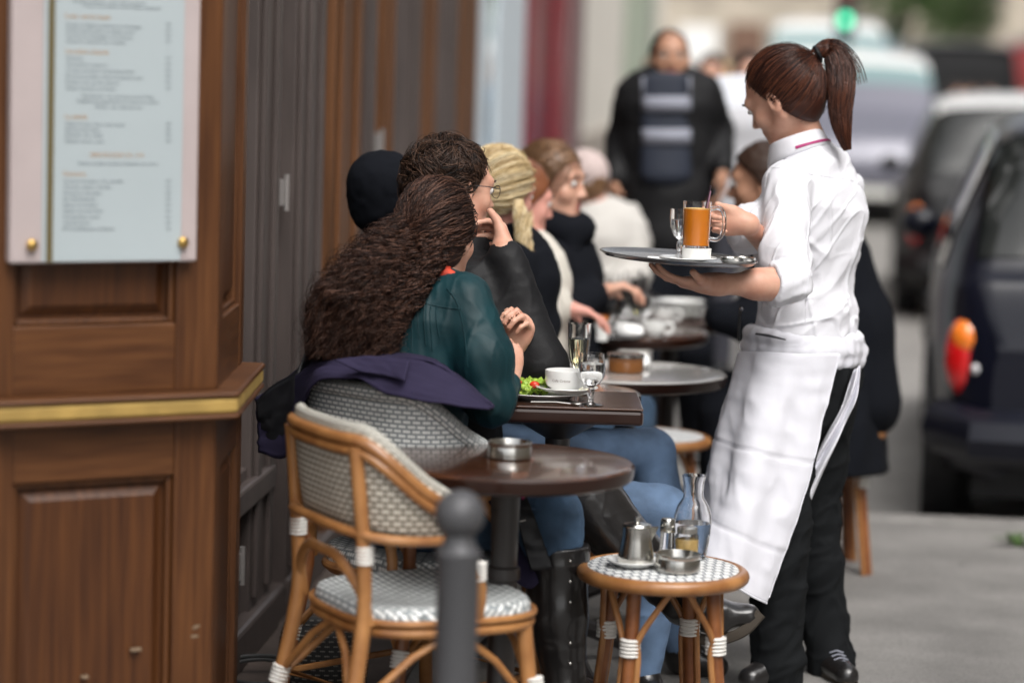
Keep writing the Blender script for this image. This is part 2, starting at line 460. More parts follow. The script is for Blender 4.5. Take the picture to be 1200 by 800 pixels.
# ================================================================ ground
g = MB(); g.raw([(-60, -30, -.13), (90, -30, -.13), (90, 400, -.13), (-60, 400, -.13)], [(0, 1, 2, 3)])
struct(g.build('road', ROADM, smooth=False))
g = MB(); g.box(-8, .40, -12, 120, -.6, 0); g.box(.40, 8, -12, 9.15, -.6, 0)
struct(g.build('pavement', ASPH, smooth=False))
g = MB(); g.box(-1.25, -.78, 5.0, 12.3, -.02, .006)  # darker brown strip of ground along the foot of the café front
struct(g.build('ground_strip', DKSTRIP, smooth=False))
kerb = empty('kerb', (.4, 9.2, 0)); struct(kerb)
def kerb_stone(x0, x1, y0, y1):
    b = MB(); b.box(x0, x1, y0, y1, -.4, .006 + random.uniform(0, .003)); return b.build('kerb_stone', KERBM, kerb, bevel=.012)
for i in range(8): kerb_stone(.52 + i * .92, .52 + i * .92 + .91, 9.155, 9.30)
for i in range(26): kerb_stone(.405, .515, 9.30 + i * 1.1, 9.30 + i * 1.1 + 1.09)
kerb_stone(.405, .515, 9.155, 9.295)

# ================================================================ oak pier at the corner, menu frame
fh = np.array([-sin(YAW), cos(YAW), 0.0])
E = nrm(.43 * rt0 + .26 * fh); E[2] = 0
NI = np.array([-E[1], E[0], 0.0])           # into the pier
O = G(249, 0.4, 5.3); O[2] = 0
def FP(px, py, off=0.0):
    """point of the pier's front face (off = proud of it) under a picture position -> (x along, z)"""
    ray = fw + (px - 600) / FPX * RT + (400 - py) / FPX * UP
    P0 = O - NI * off
    t = np.dot(P0 - EYE, NI) / np.dot(ray, NI); Q = EYE + t * ray
    return float(np.dot(Q - O, E)), float(Q[2])
PM = Matrix(((E[0], NI[0], 0, O[0]), (E[1], NI[1], 0, O[1]), (0, 0, 1, 0), (0, 0, 0, 1)))
SM = Matrix(((fh[0], -rt0[0], 0, O[0]), (fh[1], -rt0[1], 0, O[1]), (0, 0, 1, 0), (0, 0, 0, 1)))
pier = empty('wooden_pier', O)
tag(pier, 'tall oak corner pier with framed panels and a yellow banded ledge', 'pier')
zl0 = FP(272, 491, .05)[1]; zl1 = FP(268, 459, .05)[1]
HT = 3.4
cw = MB()
foot = [O + NI * .03 - E * .03, O + fh * .5 - rt0 * .03, O + fh * .5 - rt0 * .6, O - E * 1.5 + NI * .6, O - E * 1.5 + NI * .03]
cw.prism([(p[0], p[1]) for p in foot], 0, HT)
cw.build('core', WOODP, pier, smooth=False)
def face_panel(x0, x1, z0, z1, sx0, sx1, rz0, rz1, name, M, inner=.02, depth=.028):
    """framed panel: stiles each side, rails top and bottom, raised field with a moulding"""
    for a, b in ((x0, sx0), (sx1, x1)):
        q = MB(); q.box(a, b, 0, .05, z0, z1, M=M); q.build('stile', WOOD, pier, bevel=.003, smooth=False)
    for a, b in ((z0, rz0), (rz1, z1)):
        q = MB(); q.box(sx0, sx1, .002, .05, a, b, M=M); q.build('rail', WOODH, pier, bevel=.003, smooth=False)
    q = MB(); w = .012
    for a, b, c, d in ((sx0, sx0 + w, rz0, rz1), (sx1 - w, sx1, rz0, rz1), (sx0 + w, sx1 - w, rz0, rz0 + w), (sx0 + w, sx1 - w, rz1 - w, rz1)):
        q.box(a, b, .012, .05, c, d, M=M)
    q.build('moulding', WOOD, pier, bevel=.004, smooth=False)
    f = MB(); i = inner
    xa, xb, za, zb = sx0 + i, sx1 - i, rz0 + i, rz1 - i
    y0, y1 = depth, .014
    b_ = .02
    V = [(xa, y0, za), (xb, y0, za), (xb, y0, zb), (xa, y0, zb), (xa + b_, y1, za + b_), (xb - b_, y1, za + b_), (xb - b_, y1, zb - b_), (xa + b_, y1, zb - b_)]
    f.raw(V, [(4, 5, 6, 7), (0, 1, 5, 4), (1, 2, 6, 5), (2, 3, 7, 6), (3, 0, 4, 7)], M=M)
    f.build('panel', WOODP, pier, smooth=False)
lx0, lx1 = FP(15, 650)[0], FP(203, 650)[0]
face_panel(lx0 - .30, 0, .0, zl0, lx0, lx1, .12, FP(110, 562)[1], 'lower', PM)
face_panel(lx0 - 1.2, lx0 - .302, .0, zl0, lx0 - 1.1, lx0 - .402, .12, FP(110, 562)[1], 'lower2', PM)
ux0, ux1 = FP(16, 350)[0], FP(207, 350)[0]
zu0 = FP(110, 381)[1]; zmid = zl1 + .0
face_panel(ux0 - .3, 0, zl1, HT, ux0, ux1, zu0, HT - .2, 'upper', PM)
face_panel(ux0 - 1.2, ux0 - .302, zl1, HT, ux0 - 1.1, ux0 - .402, zu0, HT - .2, 'upper2', PM)
face_panel(.002, .5, .0, zl0, .09, .43, .12, zl0 - .12, 'side_low', SM, inner=.02)
face_panel(.002, .5, zl1, HT, .09, .43, zu0, HT - .2, 'side_up', SM, inner=.02)
# ledge: three stepped courses that follow front and side
def ledge(name, m_, z0, z1, out):
    a = O - E * 1.5 - NI * out; 
    # outer corner: intersection of both offset lines
    A = np.array([[E[0], -fh[0]], [E[1], -fh[1]]]); bvec = (O + rt0 * out) - (O - NI * out)
    t = np.linalg.solve(A, bvec[:2])[0]; c = (O - NI * out) + E * t
    d = O + fh * .5 + rt0 * out
    q = MB(); q.prism([(a[0], a[1]), (c[0], c[1]), (d[0], d[1]), (d[0] - .3, d[1]), (O[0] - E[0] * 1.5 + NI[0] * .2, O[1] - E[1] * 1.5 + NI[1] * .2)], z0, z1)
    return q.build(name, m_, pier, bevel=.006, smooth=False)
t_ = zl1 - zl0
ledge('ledge_foot', WOODH, zl0, zl0 + t_ * .20, .050)
ledge('ochre_band', GOLD, zl0 + t_ * .20 + .001, zl0 + t_ * .76, .047)
ledge('ledge_cap', WOODH, zl0 + t_ * .76 + .001, zl1, .051)
for (px, py, w) in ((160, 761, .022), (228, 745, .016), (231, 733, .012), (100, 793, .014), (228, 735, .010)):
    x, z = FP(px, py); q = MB(); q.box(x - w / 2, x + w / 2, -.0004, .01, z - .0025, z + .0025, M=PM); q.build('scuff_mark', SCUFF, pier, smooth=False)

# ---- menu frame
mx0, mx1 = FP(12, 250, .03)[0], FP(232, 250, .03)[0]
mz0 = FP(120, 308, .03)[1]; mz1 = mz0 + 1.02
menu = empty('menu_board', O - NI * .03)
tag(menu, 'framed pale blue restaurant menu board on the oak pier', 'menu board')
FRAME = mat('pinkish_frame', (.44, .375, .37), rough=.35, var=.06, vscale=5)
PAPER = mat('menu_paper', (.40, .455, .475), rough=.3, var=.04, vscale=2, coat=.5)
CLIP = mat('olive_strip', (.12, .095, .04), rough=.5)
BRASS = mat('brass', (.55, .36, .12), rough=.3, metal=1)
INKG = mat('grey_print', (.09, .11, .13), rough=.6); INKO = mat('ochre_print', (.40, .20, .05), rough=.6)
def fx(px, off=.03): return FP(px, 160, off)[0]
q = MB(); q.box(mx0, mx1, -.03, -.001, mz0, mz1, M=PM); q.build('frame', FRAME, menu, bevel=.006, smooth=False)
q = MB(); q.box(fx(50), fx(64), -.0335, -.0302, mz0 + .004, mz1 - .01, M=PM); q.build('clear_sleeve', PAPER, menu, smooth=False)
q = MB(); q.box(fx(54.5), fx(61.5), -.0375, -.0336, mz0 + .003, mz1 - .008, M=PM); q.build('spine_strip', CLIP, menu, smooth=False)
q = MB(); q.box(fx(64), fx(213), -.034, -.0302, mz0 + .004, mz1 - .01, M=PM); q.build('menu_sheet', PAPER, menu, smooth=False)
for px, py in ((37, 287), (214, 284)):
    x, z = FP(px, py, .035)
    q = MB(); Mk = PM @ Matrix.Translation((x, -.030, z)) @ Matrix.Rotation(pi / 2, 4, 'X')
    q.lathe([(.009, 0), (.009, .004), (.012, .008), (.010, .014), (.004, .017), (.0, .0175)], 20, M=Mk); q.build('brass_knob', BRASS, menu)
def text(body, px, py, hpx, m_, align='LEFT', name='print_line', wpx=None):
    cu = bpy.data.curves.new(name, 'FONT'); cu.body = body; cu.align_x = align; cu.resolution_u = 2; cu.size = 1; cu.extrude = 0.0
    o = bpy.data.objects.new(name, cu); COL.objects.link(o)
    dg = bpy.context.evaluated_depsgraph_get(); me = bpy.data.meshes.new_from_object(o.evaluated_get(dg))
    V = np.zeros(len(me.vertices) * 3); me.vertices.foreach_get('co', V); V = V.reshape(-1, 3)
    F = [tuple(p.vertices) for p in me.polygons]
    bpy.data.objects.remove(o); bpy.data.curves.remove(cu)
    return V, F
def menu_text(body, px, py, m_, wpx, hpx, name='print_line', center=False):
    V, F = text(body, 0, 0, 0, m_)
    w = V[:, 0].max() - V[:, 0].min(); V[:, 0] -= V[:, 0].min()
    x0, z = FP(px, py, .034); x1, _ = FP(px + wpx, py, .034); _, zt = FP(px, py - hpx, .034)
    sx = (x1 - x0) / w; sz = (zt - z) / .7
    P = np.zeros_like(V); P[:, 0] = V[:, 0] * sx + x0; P[:, 1] = -.0348; P[:, 2] = V[:, 1] * sz + z
    b = MB(); b.raw(P, F, M=PM); b.build(name, m_, menu, smooth=False)
lines = [("Service compris - prix nets en euros", 86, 2.5, 84, 'g'), ("Tous nos plats sont faits maison", 96, 8, 92, 'g'), ("Les entrees", 77, 21, 52, 'o'),
    ("Soupe a l'oignon gratinee au fromage", 77, 30.5, 88, 'g'), ("Oeufs mayonnaise et salade verte", 77, 37, 80, 'g'), ("Terrine de campagne, cornichons", 77, 43.5, 78, 'g'), ("Chevre chaud sur toasts", 77, 50, 70, 'g'),
    ("Les plats chauds", 77, 62.5, 50, 'o'), ("Quiche", 77, 70, 20, 'g'), ("Omelette nature", 77, 77, 48, 'g'), ("Croque monsieur et pommes frites", 77, 84, 80, 'g'), ("Entrecote grillee, sauce au poivre vert", 77, 91, 90, 'g'), ("Poulet roti, puree maison", 77, 98, 62, 'g'), ("Steak tartare et frites", 77, 105, 58, 'g'),
    ("Garnitures : riz, haricots verts, frites", 96, 114, 84, 'g'), ("Supplement garniture ou sauce au choix", 90, 120, 96, 'g'), ("Pain et beurre", 112, 127, 54, 'g'),
    ("La salade", 76, 139, 26, 'o'), ("Salade nicoise, thon, oeuf, olives", 76, 147, 70, 'g'), ("Salade de chevre chaud", 76, 153.5, 40, 'g'), ("Salade du chef", 76, 160, 44, 'g'), ("Salade verte, noix", 76, 167, 46, 'g'),
    ("MENU DU JOUR 12 E - 15 E", 106, 184, 62, 'o'), ("Entree et plat ou plat et dessert, un verre", 92, 193, 92, 'g'),
    ("Desserts", 74, 206, 26, 'o'), ("Creme brulee a la vanille", 74, 214, 70, 'g'), ("Tarte tatin tiede", 74, 221, 56, 'g'), ("Mousse au chocolat", 74, 228, 44, 'g'), ("Ile flottante", 74, 235, 38, 'g'), ("Glaces et sorbets", 74, 242, 40, 'g'), ("Salade de fruits frais", 74, 249, 46, 'g'), ("Fromage blanc, coulis", 74, 256, 42, 'g'), ("Cafe gourmand", 74, 263, 30, 'g'), ("Profiteroles", 74, 270, 60, 'g')]
for body, px, py, wd, c in lines:
    menu_text(body, px, py, INKO if c == 'o' else INKG, wd, 5.2 if c == 'o' else 3.6, 'print_heading' if c == 'o' else 'print_line')
    if c == 'g' and px < 80: menu_text(random.choice(['7.50', '9.00', '12.5', '14.0', '6.50']), 194, py, INKG, 6, 3.4, 'print_price')

# ================================================================ cafe front along the street
XW = -1.25
cafe = empty('cafe_front', (XW, 9, 0))
tag(cafe, 'grey and brown panelled café front with folding glazed doors behind the seated guests', 'shopfront')
def member(name, y0, y1, xf, m_, z0=0, z1=3.2, back=.16):
    q = MB(); q.box(xf - back, xf, y0, y1, z0, z1); return q.build(name, m_, cafe, bevel=.006, smooth=False)
def moulded_post(y0, y1, xf, m_, name='post'):
    q = MB(); w = y1 - y0; q.box(xf - .2, xf, y0, y1, 0, 3.2)
    q.box(xf - .002, xf + .014, y0 + w * .12, y0 + w * .30, .14, 3.1); q.box(xf - .002, xf + .014, y1 - w * .30, y1 - w * .12, .14, 3.1)
    return q.build(name, m_, cafe, bevel=.005, smooth=False)
for y0, y1, xf, c in ((5.9, 6.28, -1.24, 'g'), (6.62, 6.93, -1.235, 'g'), (7.08, 7.34, -1.215, 'g'), (7.42, 7.74, -1.245, 'g'), (7.84, 8.42, -1.225, 'b'), (8.55, 8.80, -1.24, 'g'), (8.95, 9.25, -1.235, 'b'),
                     (9.9, 10.15, -1.25, 'g'), (10.2, 10.6, -1.24, 'b'), (11.2, 11.5, -1.25, 'g'), (11.6, 12.28, -1.235, 'b')):
    moulded_post(y0, y1, xf, GREYP if c == 'g' else BROWN, 'post' if c == 'g' else 'pilaster')
def glazed(y0, y1, zk=.44):
    q = MB(); q.box(-1.32, -1.305, y0, y1, zk + .05, 3.1); q.build('pane', GLASSD, cafe, smooth=False)
    q = MB(); q.box(-1.36, -1.245, y0, y1, zk - .03, zk + .06); q.build('rail', GREYP, cafe, bevel=.006, smooth=False)
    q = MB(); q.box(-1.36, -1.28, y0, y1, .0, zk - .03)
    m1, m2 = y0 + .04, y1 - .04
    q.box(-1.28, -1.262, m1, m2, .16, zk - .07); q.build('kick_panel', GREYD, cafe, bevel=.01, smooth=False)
    q = MB(); q.box(-1.36, -1.215, y0 - .02, y1 + .02, 0, .10); q.build('skirting', GREYP, cafe, bevel=.01, smooth=False)
for a, b in ((6.28, 6.62), (6.93, 7.08), (9.32, 9.9), (10.6, 11.2)): glazed(a, b)
for (a, b) in ((5.9, 6.93), (7.08, 9.3)):
    q = MB(); q.box(-1.26, -1.205, a, b, 0, .11); q.build('skirting', GREYP, cafe, bevel=.012, smooth=False)
q = MB(); q.box(-1.25, -1.21, 7.10, 7.82, .40, .47); q.box(-1.25, -1.215, 6.0, 6.9, .40, .47); q.build('rail', GREYP, cafe, bevel=.01, smooth=False)
for (y, z) in ((6.99, 1.21), (6.44, .27), (8.9, 1.3)):
    q = MB(); q.box(-1.262, -1.222, y - .035, y + .035, z - .035, z + .035); q.tube([(-1.22, y, z - .05), (-1.22, y, z + .05)], .008, 10); q.build('hinge', GREYL, cafe, smooth=False)
q = MB(); q.box(-1.9, -1.10, 5.85, 12.3, 3.2, 3.75); q.box(-1.9, -1.02, 5.85, 12.3, 3.75, 3.85); q.build('fascia', WOOD, cafe, bevel=.01, smooth=False)
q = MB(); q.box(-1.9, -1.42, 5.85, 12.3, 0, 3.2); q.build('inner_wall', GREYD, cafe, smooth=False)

# upper storeys of the same side, and the shops further along
STONE = mat('limestone', (.42, .38, .31), rough=.85, var=.12, vscale=2, bump=.2, bscale=40)
WHITEP = mat('pale_blue_paint', (.62, .70, .76), rough=.5); CREAM = mat('cream_render', (.72, .69, .63), rough=.8, var=.05, vscale=2)
GREYB = mat('grey_beige_base', (.36, .32, .28), rough=.8, var=.08); RED = mat('dark_red_paint', (.20, .012, .022), rough=.4); REDD = mat('dark_red_shade', (.09, .02, .02), rough=.4)
SAGE = mat('sage_paint', (.30, .36, .27), rough=.6); TEAL = mat('dull_metal', (.25, .27, .24), rough=.5)
WINF = mat('window_frame_white', (.6, .58, .55), rough=.6); WING = mat('window_glass', (.07, .08, .10), rough=.08, spec=.8)
def building(x, y0, y1, z0, h, face, label, wallm, floors, bay=2.2, thick=7, cat='building'):
    """face +1: front looks towards +x, -1: towards -x"""
    b = empty('town_house', (x, (y0 + y1) / 2, 0)); tag(b, label, cat)
    q = MB(); q.box(min(x, x - face * thick), max(x, x - face * thick), y0, y1, z0, h); q.build('wall', wallm, b, smooth=False)
    n = max(1, int((y1 - y0) / bay)); st = (y1 - y0) / n; fhh = (h - max(z0, 3.9)) / floors
    fmesh = gmesh = None
    for fl in range(floors):
        zc = max(z0, 3.9) + fhh * (fl + .5)
        for i in range(n):
            yc = y0 + st * (i + .5)
            xa, xb = sorted((x - face * .05, x + face * .06))
            q = MB(); q.box(xa, xb, yc - .62, yc + .62, zc - .95, zc - .85); q.box(xa, xb, yc - .62, yc - .54, zc - .85, zc + .95); q.box(xa, xb, yc + .54, yc + .62, zc - .85, zc + .95); q.box(xa, xb, yc - .54, yc + .54, zc + .87, zc + .95)
            w = q.build('window', WINF, b, smooth=False)
            q = MB(); xa, xb = sorted((x + face * .005, x + face * .02)); q.box(xa, xb, yc - .54, yc + .54, zc - .85, zc + .87); o = q.build('pane', WING, None, smooth=False)
            o.parent = w
            o.matrix_parent_inverse = Matrix.Translation(-Vector(b.location))
        q = MB(); xa, xb = sorted((x, x + face * .14)); q.box(xa, xb, y0, y1, zc + fhh * .5 - .14, zc + fhh * .5); q.build('cornice', wallm, b, smooth=False)
    return b
building(-1.45, 2.0, 12.3, 3.86, 13.5, 1, 'pale stone upper storeys above the oak fronted café', STONE, 3)
def shop(name, label, y0, y1, fn, wall, floors=3):
    b = empty(name, (XW, (y0 + y1) / 2, 0)); tag(b, label, 'shopfront'); fn(b, y0, y1)
    return b
def shop_white(b, y0, y1):
    q = MB(); q.box(-2, XW - .03, y0, y1, 0, 4); q.build('wall', WHITEP, b, smooth=False)
    w = y1 - y0
    q = MB(); q.box(XW - .03, XW, y0, y0 + w * .22, 0, 3.4); q.box(XW - .03, XW, y0 + w * .42, y1, 0, 3.4); q.build('door_frame', WHITEP, b, bevel=.01, smooth=False)
    q = MB(); q.box(XW - .02, XW + .02, y0 + w * .28, y0 + w * .38, .2, 1.15); q.build('kick_post', TEAL, b, smooth=False)
    q = MB(); q.box(XW - .028, XW - .015, y0 + w * .22, y0 + w * .42, .1, 3.2); q.build('pane', mat('pale_glass', (.35, .42, .45), rough=.1), b, smooth=False)
shop('white_shopfront', 'pale blue white painted shopfront beyond the café', 12.32, 15.3, shop_white, WHITEP)
def shop_red(b, y0, y1):
    q = MB(); q.box(-2, XW - .03, y0, y1, 0, 4); q.build('wall', REDD, b, smooth=False)
    w = y1 - y0
    for a, c in ((0, .34), (.62, 1)):
        q = MB(); q.box(XW - .03, XW + .02, y0 + w * a, y0 + w * c, 0, 3.6); q.build('panel', RED, b, bevel=.01, smooth=False)
    q = MB(); q.box(XW - .03, XW + .08, y1 + .02, y1 + .6, 0, 4); q.build('downpipe_post', mat('mauve_grey', (.18, .13, .13), rough=.6), b, smooth=False)
shop('red_shopfront', 'dark red panelled shopfront beyond the white one', 15.32, 19.3, shop_red, RED)
def shop_cream(b, y0, y1):
    q = MB(); q.box(-2, XW, y0, y1, 1.08, 4); q.build('wall', CREAM, b, smooth=False)
    q = MB(); q.box(-2, XW + .03, y0, y1, 0, 1.08); q.build('plinth', GREYB, b, bevel=.02, smooth=False)
shop('cream_wall', 'cream rendered wall on a grey beige plinth beyond the red shop', 20.0, 28.8, shop_cream, CREAM)
def shop_sage(b, y0, y1):
    q = MB(); q.box(-2, XW, y0, y1, 0, 4); q.build('wall', SAGE, b, smooth=False)
    q = MB(); q.box(XW, XW + .05, y0 + 2, y0 + 4.5, 0, 3); q.build('shutter', mat('sage_light', (.42, .46, .38), rough=.6), b, smooth=False)
shop('sage_shopfront', 'sage green shopfront at the far end of the left pavement', 28.82, 39, shop_sage, SAGE)
building(-1.45, 12.32, 39, 4.0, 14.5, 1, 'pale stone houses above the white and red shopfronts', STONE, 3, bay=3)
building(-1.6, 39.1, 56, 0, 13, 1, 'long beige town house beyond the sage shopfront', CREAM, 3, bay=3.2)
building(11.5, -14, 34, 0, 14, -1, 'stone town house across the street beside the parked cars', STONE, 3, bay=3)
building(12.0, 34.2, 98, 0, 15, -1, 'long stone town house further down the far side of the street', CREAM, 3, bay=4)
# street end
end = empty('street_end_house', (6, 112, 0)); tag(end, 'distant beige building with shop windows closing the street', 'building')
q = MB(); q.box(-14, 40, 112, 120, 0, 8.5); q.build('wall', mat('warm_stone', (.42, .37, .30), rough=.9, var=.2, vscale=.6), end, smooth=False)
ENDM = [mat('shop_dark', (.06, .06, .07), rough=.3), mat('shop_beige', (.38, .30, .2), rough=.6), mat('shop_blue', (.25, .36, .48), rough=.5), mat('shop_white', (.8, .8, .78), rough=.5), mat('shop_brown', (.16, .09, .06), rough=.6)]
xx = -8.0; i = 0
while xx < 24:
    w = random.uniform(1.2, 2.6); q = MB(); q.box(xx, xx + w * .8, 111.7, 112, 0.3, random.uniform(2.6, 4.3)); q.build('shop_window', ENDM[i % 5], end, smooth=False); xx += w; i += 1
xx = -8.0
while xx < 24:
    q = MB(); q.box(xx, xx + 1.3, 111.85, 112, 5.6, 8); q.build('window', ENDM[0], end, smooth=False); xx += 2.6
# ================================================================ cars
TYRE = mat('tyre', (.02, .02, .02), rough=.9); RIM = mat('rim', (.45, .45, .46), rough=.35, metal=.8)
CGLASS = mat('car_glass', (.008, .010, .010), rough=.08, spec=.45)
CGLASS_T = mat('car_glass_teal', (.20, .30, .31), rough=.12, spec=.9)
CHROME = mat('chrome', (.7, .7, .7), rough=.12, metal=1); BLACKP = mat('black_plastic', (.018, .018, .02), rough=.5)
LAMPO = mat('lamp_orange', (.9, .22, .02), rough=.15, coat=1); LAMPR = mat('lamp_red', (.6, .008, .01), rough=.15, coat=1); LAMPW = mat('lamp_clear', (.7, .7, .72), rough=.1, coat=1)
PLATE = mat('plate_white', (.75, .75, .72), rough=.5)
def car(name, label, loc, rz, paint, L=4.2, Wd=1.74, H=1.5, roofm=None, style='hatch', glass=None, group='cars parked along the kerb'):
    """local: nose towards +Y"""
    R = empty(name, loc, rz); tag(R, label, 'car', group)
    gl = glass or CGLASS
    h = Wd / 2
    zb = .92 * H / 1.5
    # stations: y, z_low, z_belt, z_top, half belt, half top
    if style == 'hatch':
        st = [(-.5, .32, zb * .72, zb * .74, .74, .72), (-.485, .24, zb * .93, zb * .97, .86, .80), (-.465, .22, zb * .98, zb * 1.06, .92, .80), (-.42, .2, zb, H * .86, .97, .74), (-.38, .19, zb, H * .965, .99, .71), (-.2, .18, zb, H, 1, .70), (.05, .18, zb, H * .985, 1, .70), (.16, .18, zb * .98, H * .93, 1, .72),
              (.30, .18, zb * .93, zb * 1.0, .99, .86), (.42, .2, zb * .80, zb * .84, .93, .80), (.48, .24, zb * .66, zb * .70, .84, .72), (.5, .34, zb * .5, zb * .52, .7, .6)]
        wins = (3, 7)
    else:
        st = [(-.5, .34, zb * .8, zb * .82, .86, .84), (-.485, .26, zb, zb * 1.1, .95, .9), (-.47, .22, zb, H * .93, .98, .84), (-.44, .2, zb, H * .99, 1, .82), (-.1, .2, zb, H, 1, .82), (.16, .2, zb, H * .98, 1, .81), (.34, .2, zb * .97, zb * 1.05, 1, .9), (.44, .22, zb * .82, zb * .87, .95, .84), (.49, .28, zb * .62, zb * .66, .88, .78), (.5, .38, zb * .5, zb * .52, .76, .7)]
        wins = (2, 5)
    # resample smoothly
    S = spline([(a * L, b, c, d, e * h, f * h) for a, b, c, d, e, f in st], 60)
    def sec(s):
        y, zl, zB, zt, wb, wt = s
        zt = max(zt, zB + .02)
        P = [(wb * .80, zl), (wb * .93, zl + .04), (wb * .985, zl + (zB - zl) * .35), (wb, zl + (zB - zl) * .65), (wb * .985, zB - .03), (wb * .965, zB)]
        for t in (.25, .5, .75, .9): P.append((wb * .965 + (wt - wb * .965) * t ** 1.25, zB + (zt - zB) * t))
        P += [(wt * .93, zt - (zt - zB) * .03), (wt * .8, zt), (wt * .4, zt + .02)]
        full = [(x, y, z) for x, z in P] + [(0, y, zt + .025)] + [(-x, y, z) for x, z in P[::-1]]
        return full
    secs = [sec(s) for s in S]
    q = MB(); q.grid(secs)
    n = len(secs[0]); q.raw(secs[0], [tuple(range(n))]); q.raw(secs[-1], [tuple(range(n))[::-1]])
    q.build('body', paint, R, local=True, sharp=50)
    if roofm:
        q = MB(); rows = [[np.array(p) + np.array([0, 0, .012]) for p in sc[9:18]] for sc, s in zip(secs, S) if s[3] > H * .9]
        q.grid(rows); q.build('roof', roofm, R, local=True)
    # side glass
    Y0, Y1 = st[wins[0]][0] * L, st[wins[1]][0] * L
    for sg in (1, -1):
        segs = [(Y0 + .1, Y0 + (Y1 - Y0) * .40), (Y0 + (Y1 - Y0) * .43, Y1 - .02)]
        for a, b in segs:
            rows = []
            for sc, s in zip(secs, S):
                if a <= s[0] <= b:
                    pts = sc[5:10] if sg > 0 else sc[-6:-11:-1]
                    rows.append([np.array(p) + np.array([sg * .006, 0, 0]) for p in pts])
            if len(rows) > 1:
                q = MB(); q.grid(rows); q.build('side_window', gl, R, local=True, solid=.004)
        # pillars of the wheels
        for yy in (-L * .31, L * .31):
            q = MB(); Mx = Matrix.Translation((sg * (h - .10), yy, .31)) @ Matrix.Rotation(sg * pi / 2, 4, 'Y')
            q.lathe([(.20, -.1), (.31, -.09), (.32, -.05), (.32, .07), (.30, .10), (.21, .105)], 28, M=Mx); w = q.build('wheel', TYRE, R, local=True)
            q = MB(); q.lathe([(.0, .09), (.05, .095), (.17, .075), (.205, .10), (.21, .09)], 28, M=Mx)
            for k in range(5):
                a = k * 2 * pi / 5; q.tube([(.04 * cos(a), .04 * sin(a), .09), (.2 * cos(a), .2 * sin(a), .095)], .02, 6, M=Mx)
            o = q.build('rim', RIM, None); o.parent = w
            q = MB(); q.lathe([(.36, -.02), (.37, .11), (.33, .112), (.33, -.02)], 28, M=Mx); q.build('wheel_arch', BLACKP, R, local=True)
    # rear and front screens
    def screen(ya, yb, name):
        rows = [[np.array(p) + np.array([0, math.copysign(.004, yb), .012]) for p in sc[8:19]] for sc, s in zip(secs, S) if ya <= s[0] <= yb]
        if len(rows) > 1: q = MB(); q.grid(rows); q.build(name, gl, R, local=True)
    screen(-.468 * L, -.40 * L, 'rear_window'); screen(.17 * L, .285 * L, 'windscreen')
    for sg in (1, -1):
        x = sg * h * .86
        z0 = zb * .64
        q = MB(); q.ell((x, -L * .475, z0 + .06), (.075, .06, .15), 14); tl = q.build('tail_light', LAMPR, R, local=True)
        q = MB(); q.ell((x * .99, -L * .477, z0 + .13), (.066, .06, .075), 12); o = q.build('indicator', LAMPO, None); o.parent = tl
        q = MB(); q.ell((x * .94, -L * .484, z0 + .02), (.022, .05, .028), 12); o = q.build('reversing_lamp', LAMPW, None); o.parent = tl
        q = MB(); q.ell((x * .92, L * .475, zb * .66), (.12, .07, .075), 14); q.build('headlight', LAMPW, R, local=True)
        q = MB(); q.ell((sg * (h + .06), L * .17, zb + .06), (.09, .05, .07), 14); q.build('mirror', paint, R, local=True)
        q = MB(); q.box(sg * (h * .78) - .06, sg * (h * .78) + .06, -L * .5 - .045, -L * .5 - .02, .38, .42); q.build('reflector', LAMPR, R, local=True)
    for y in (-1, 1):
        q = MB(); q.tube([(-h * .93, y * (L * .5 - .16), .42), (-h * .8, y * (L * .5 - .02), .40), (0, y * (L * .5 + .04), .40), (h * .8, y * (L * .5 - .02), .40), (h * .93, y * (L * .5 - .16), .42)], .11, 10)
        q.build('bumper', BLACKP if style != 'hatch' else paint, R, local=True)
    q = MB(); q.box(-.26, .26, -L * .5 - .03, -L * .5 - .012, .62, .73); q.build('number_plate', PLATE, R, local=True, smooth=False)
    q = MB(); q.box(-.26, .26, L * .5 + .15, L * .5 + .16, .36, .47); q.build('number_plate', PLATE, R, local=True, smooth=False)
    q = MB(); q.box(-h * .8, h * .8, -L * .44, L * .44, .14, .3); q.build('underbody', BLACKP, R, local=True, smooth=False)
    return R
NAVY = mat('car_navy', (.004, .005, .012), rough=.35, coat=.30, spec=.3); DGREY = mat('car_dark_grey', (.007, .007, .008), rough=.4, coat=.25, spec=.3)
SLATE = mat('car_slate', (.16, .16, .20), rough=.3, coat=.6, metal=.2); WHITEC = mat('car_white', (.75, .75, .74), rough=.3, coat=.6); BROWNC = mat('car_brown', (.06, .025, .015), rough=.35, coat=.4); REDC = mat('car_red', (.30, .02, .02), rough=.3, coat=.6); SILV = mat('car_silver', (.4, .4, .41), rough=.3, metal=.5, coat=.5)
n1 = car('parked_car', 'dark navy parked car at the right edge with an orange and red tail light', (1.78, 11.5, -.13), radians(-4.2), NAVY, 4.1, 1.74, 1.60)
n2 = car('parked_car', 'dark grey parked car with a pale roof, right in front of the navy one', (2.22, 20.6, -.13), radians(-3), DGREY, 4.2, 1.78, 1.62, roofm=WHITEC)
car('parked_car', 'slate car with a white roof and pale windscreen behind the ponytail', (1.66, 33.2, -.13), pi, SLATE, 4.4, 1.78, 2.05, roofm=WHITEC, style='van', glass=CGLASS_T)
car('delivery_van', 'tall white van far down the street above the slate car', (1.6, 46, -.13), pi, WHITEC, 5.6, 2.3, 2.75, style='van', glass=CGLASS_T)
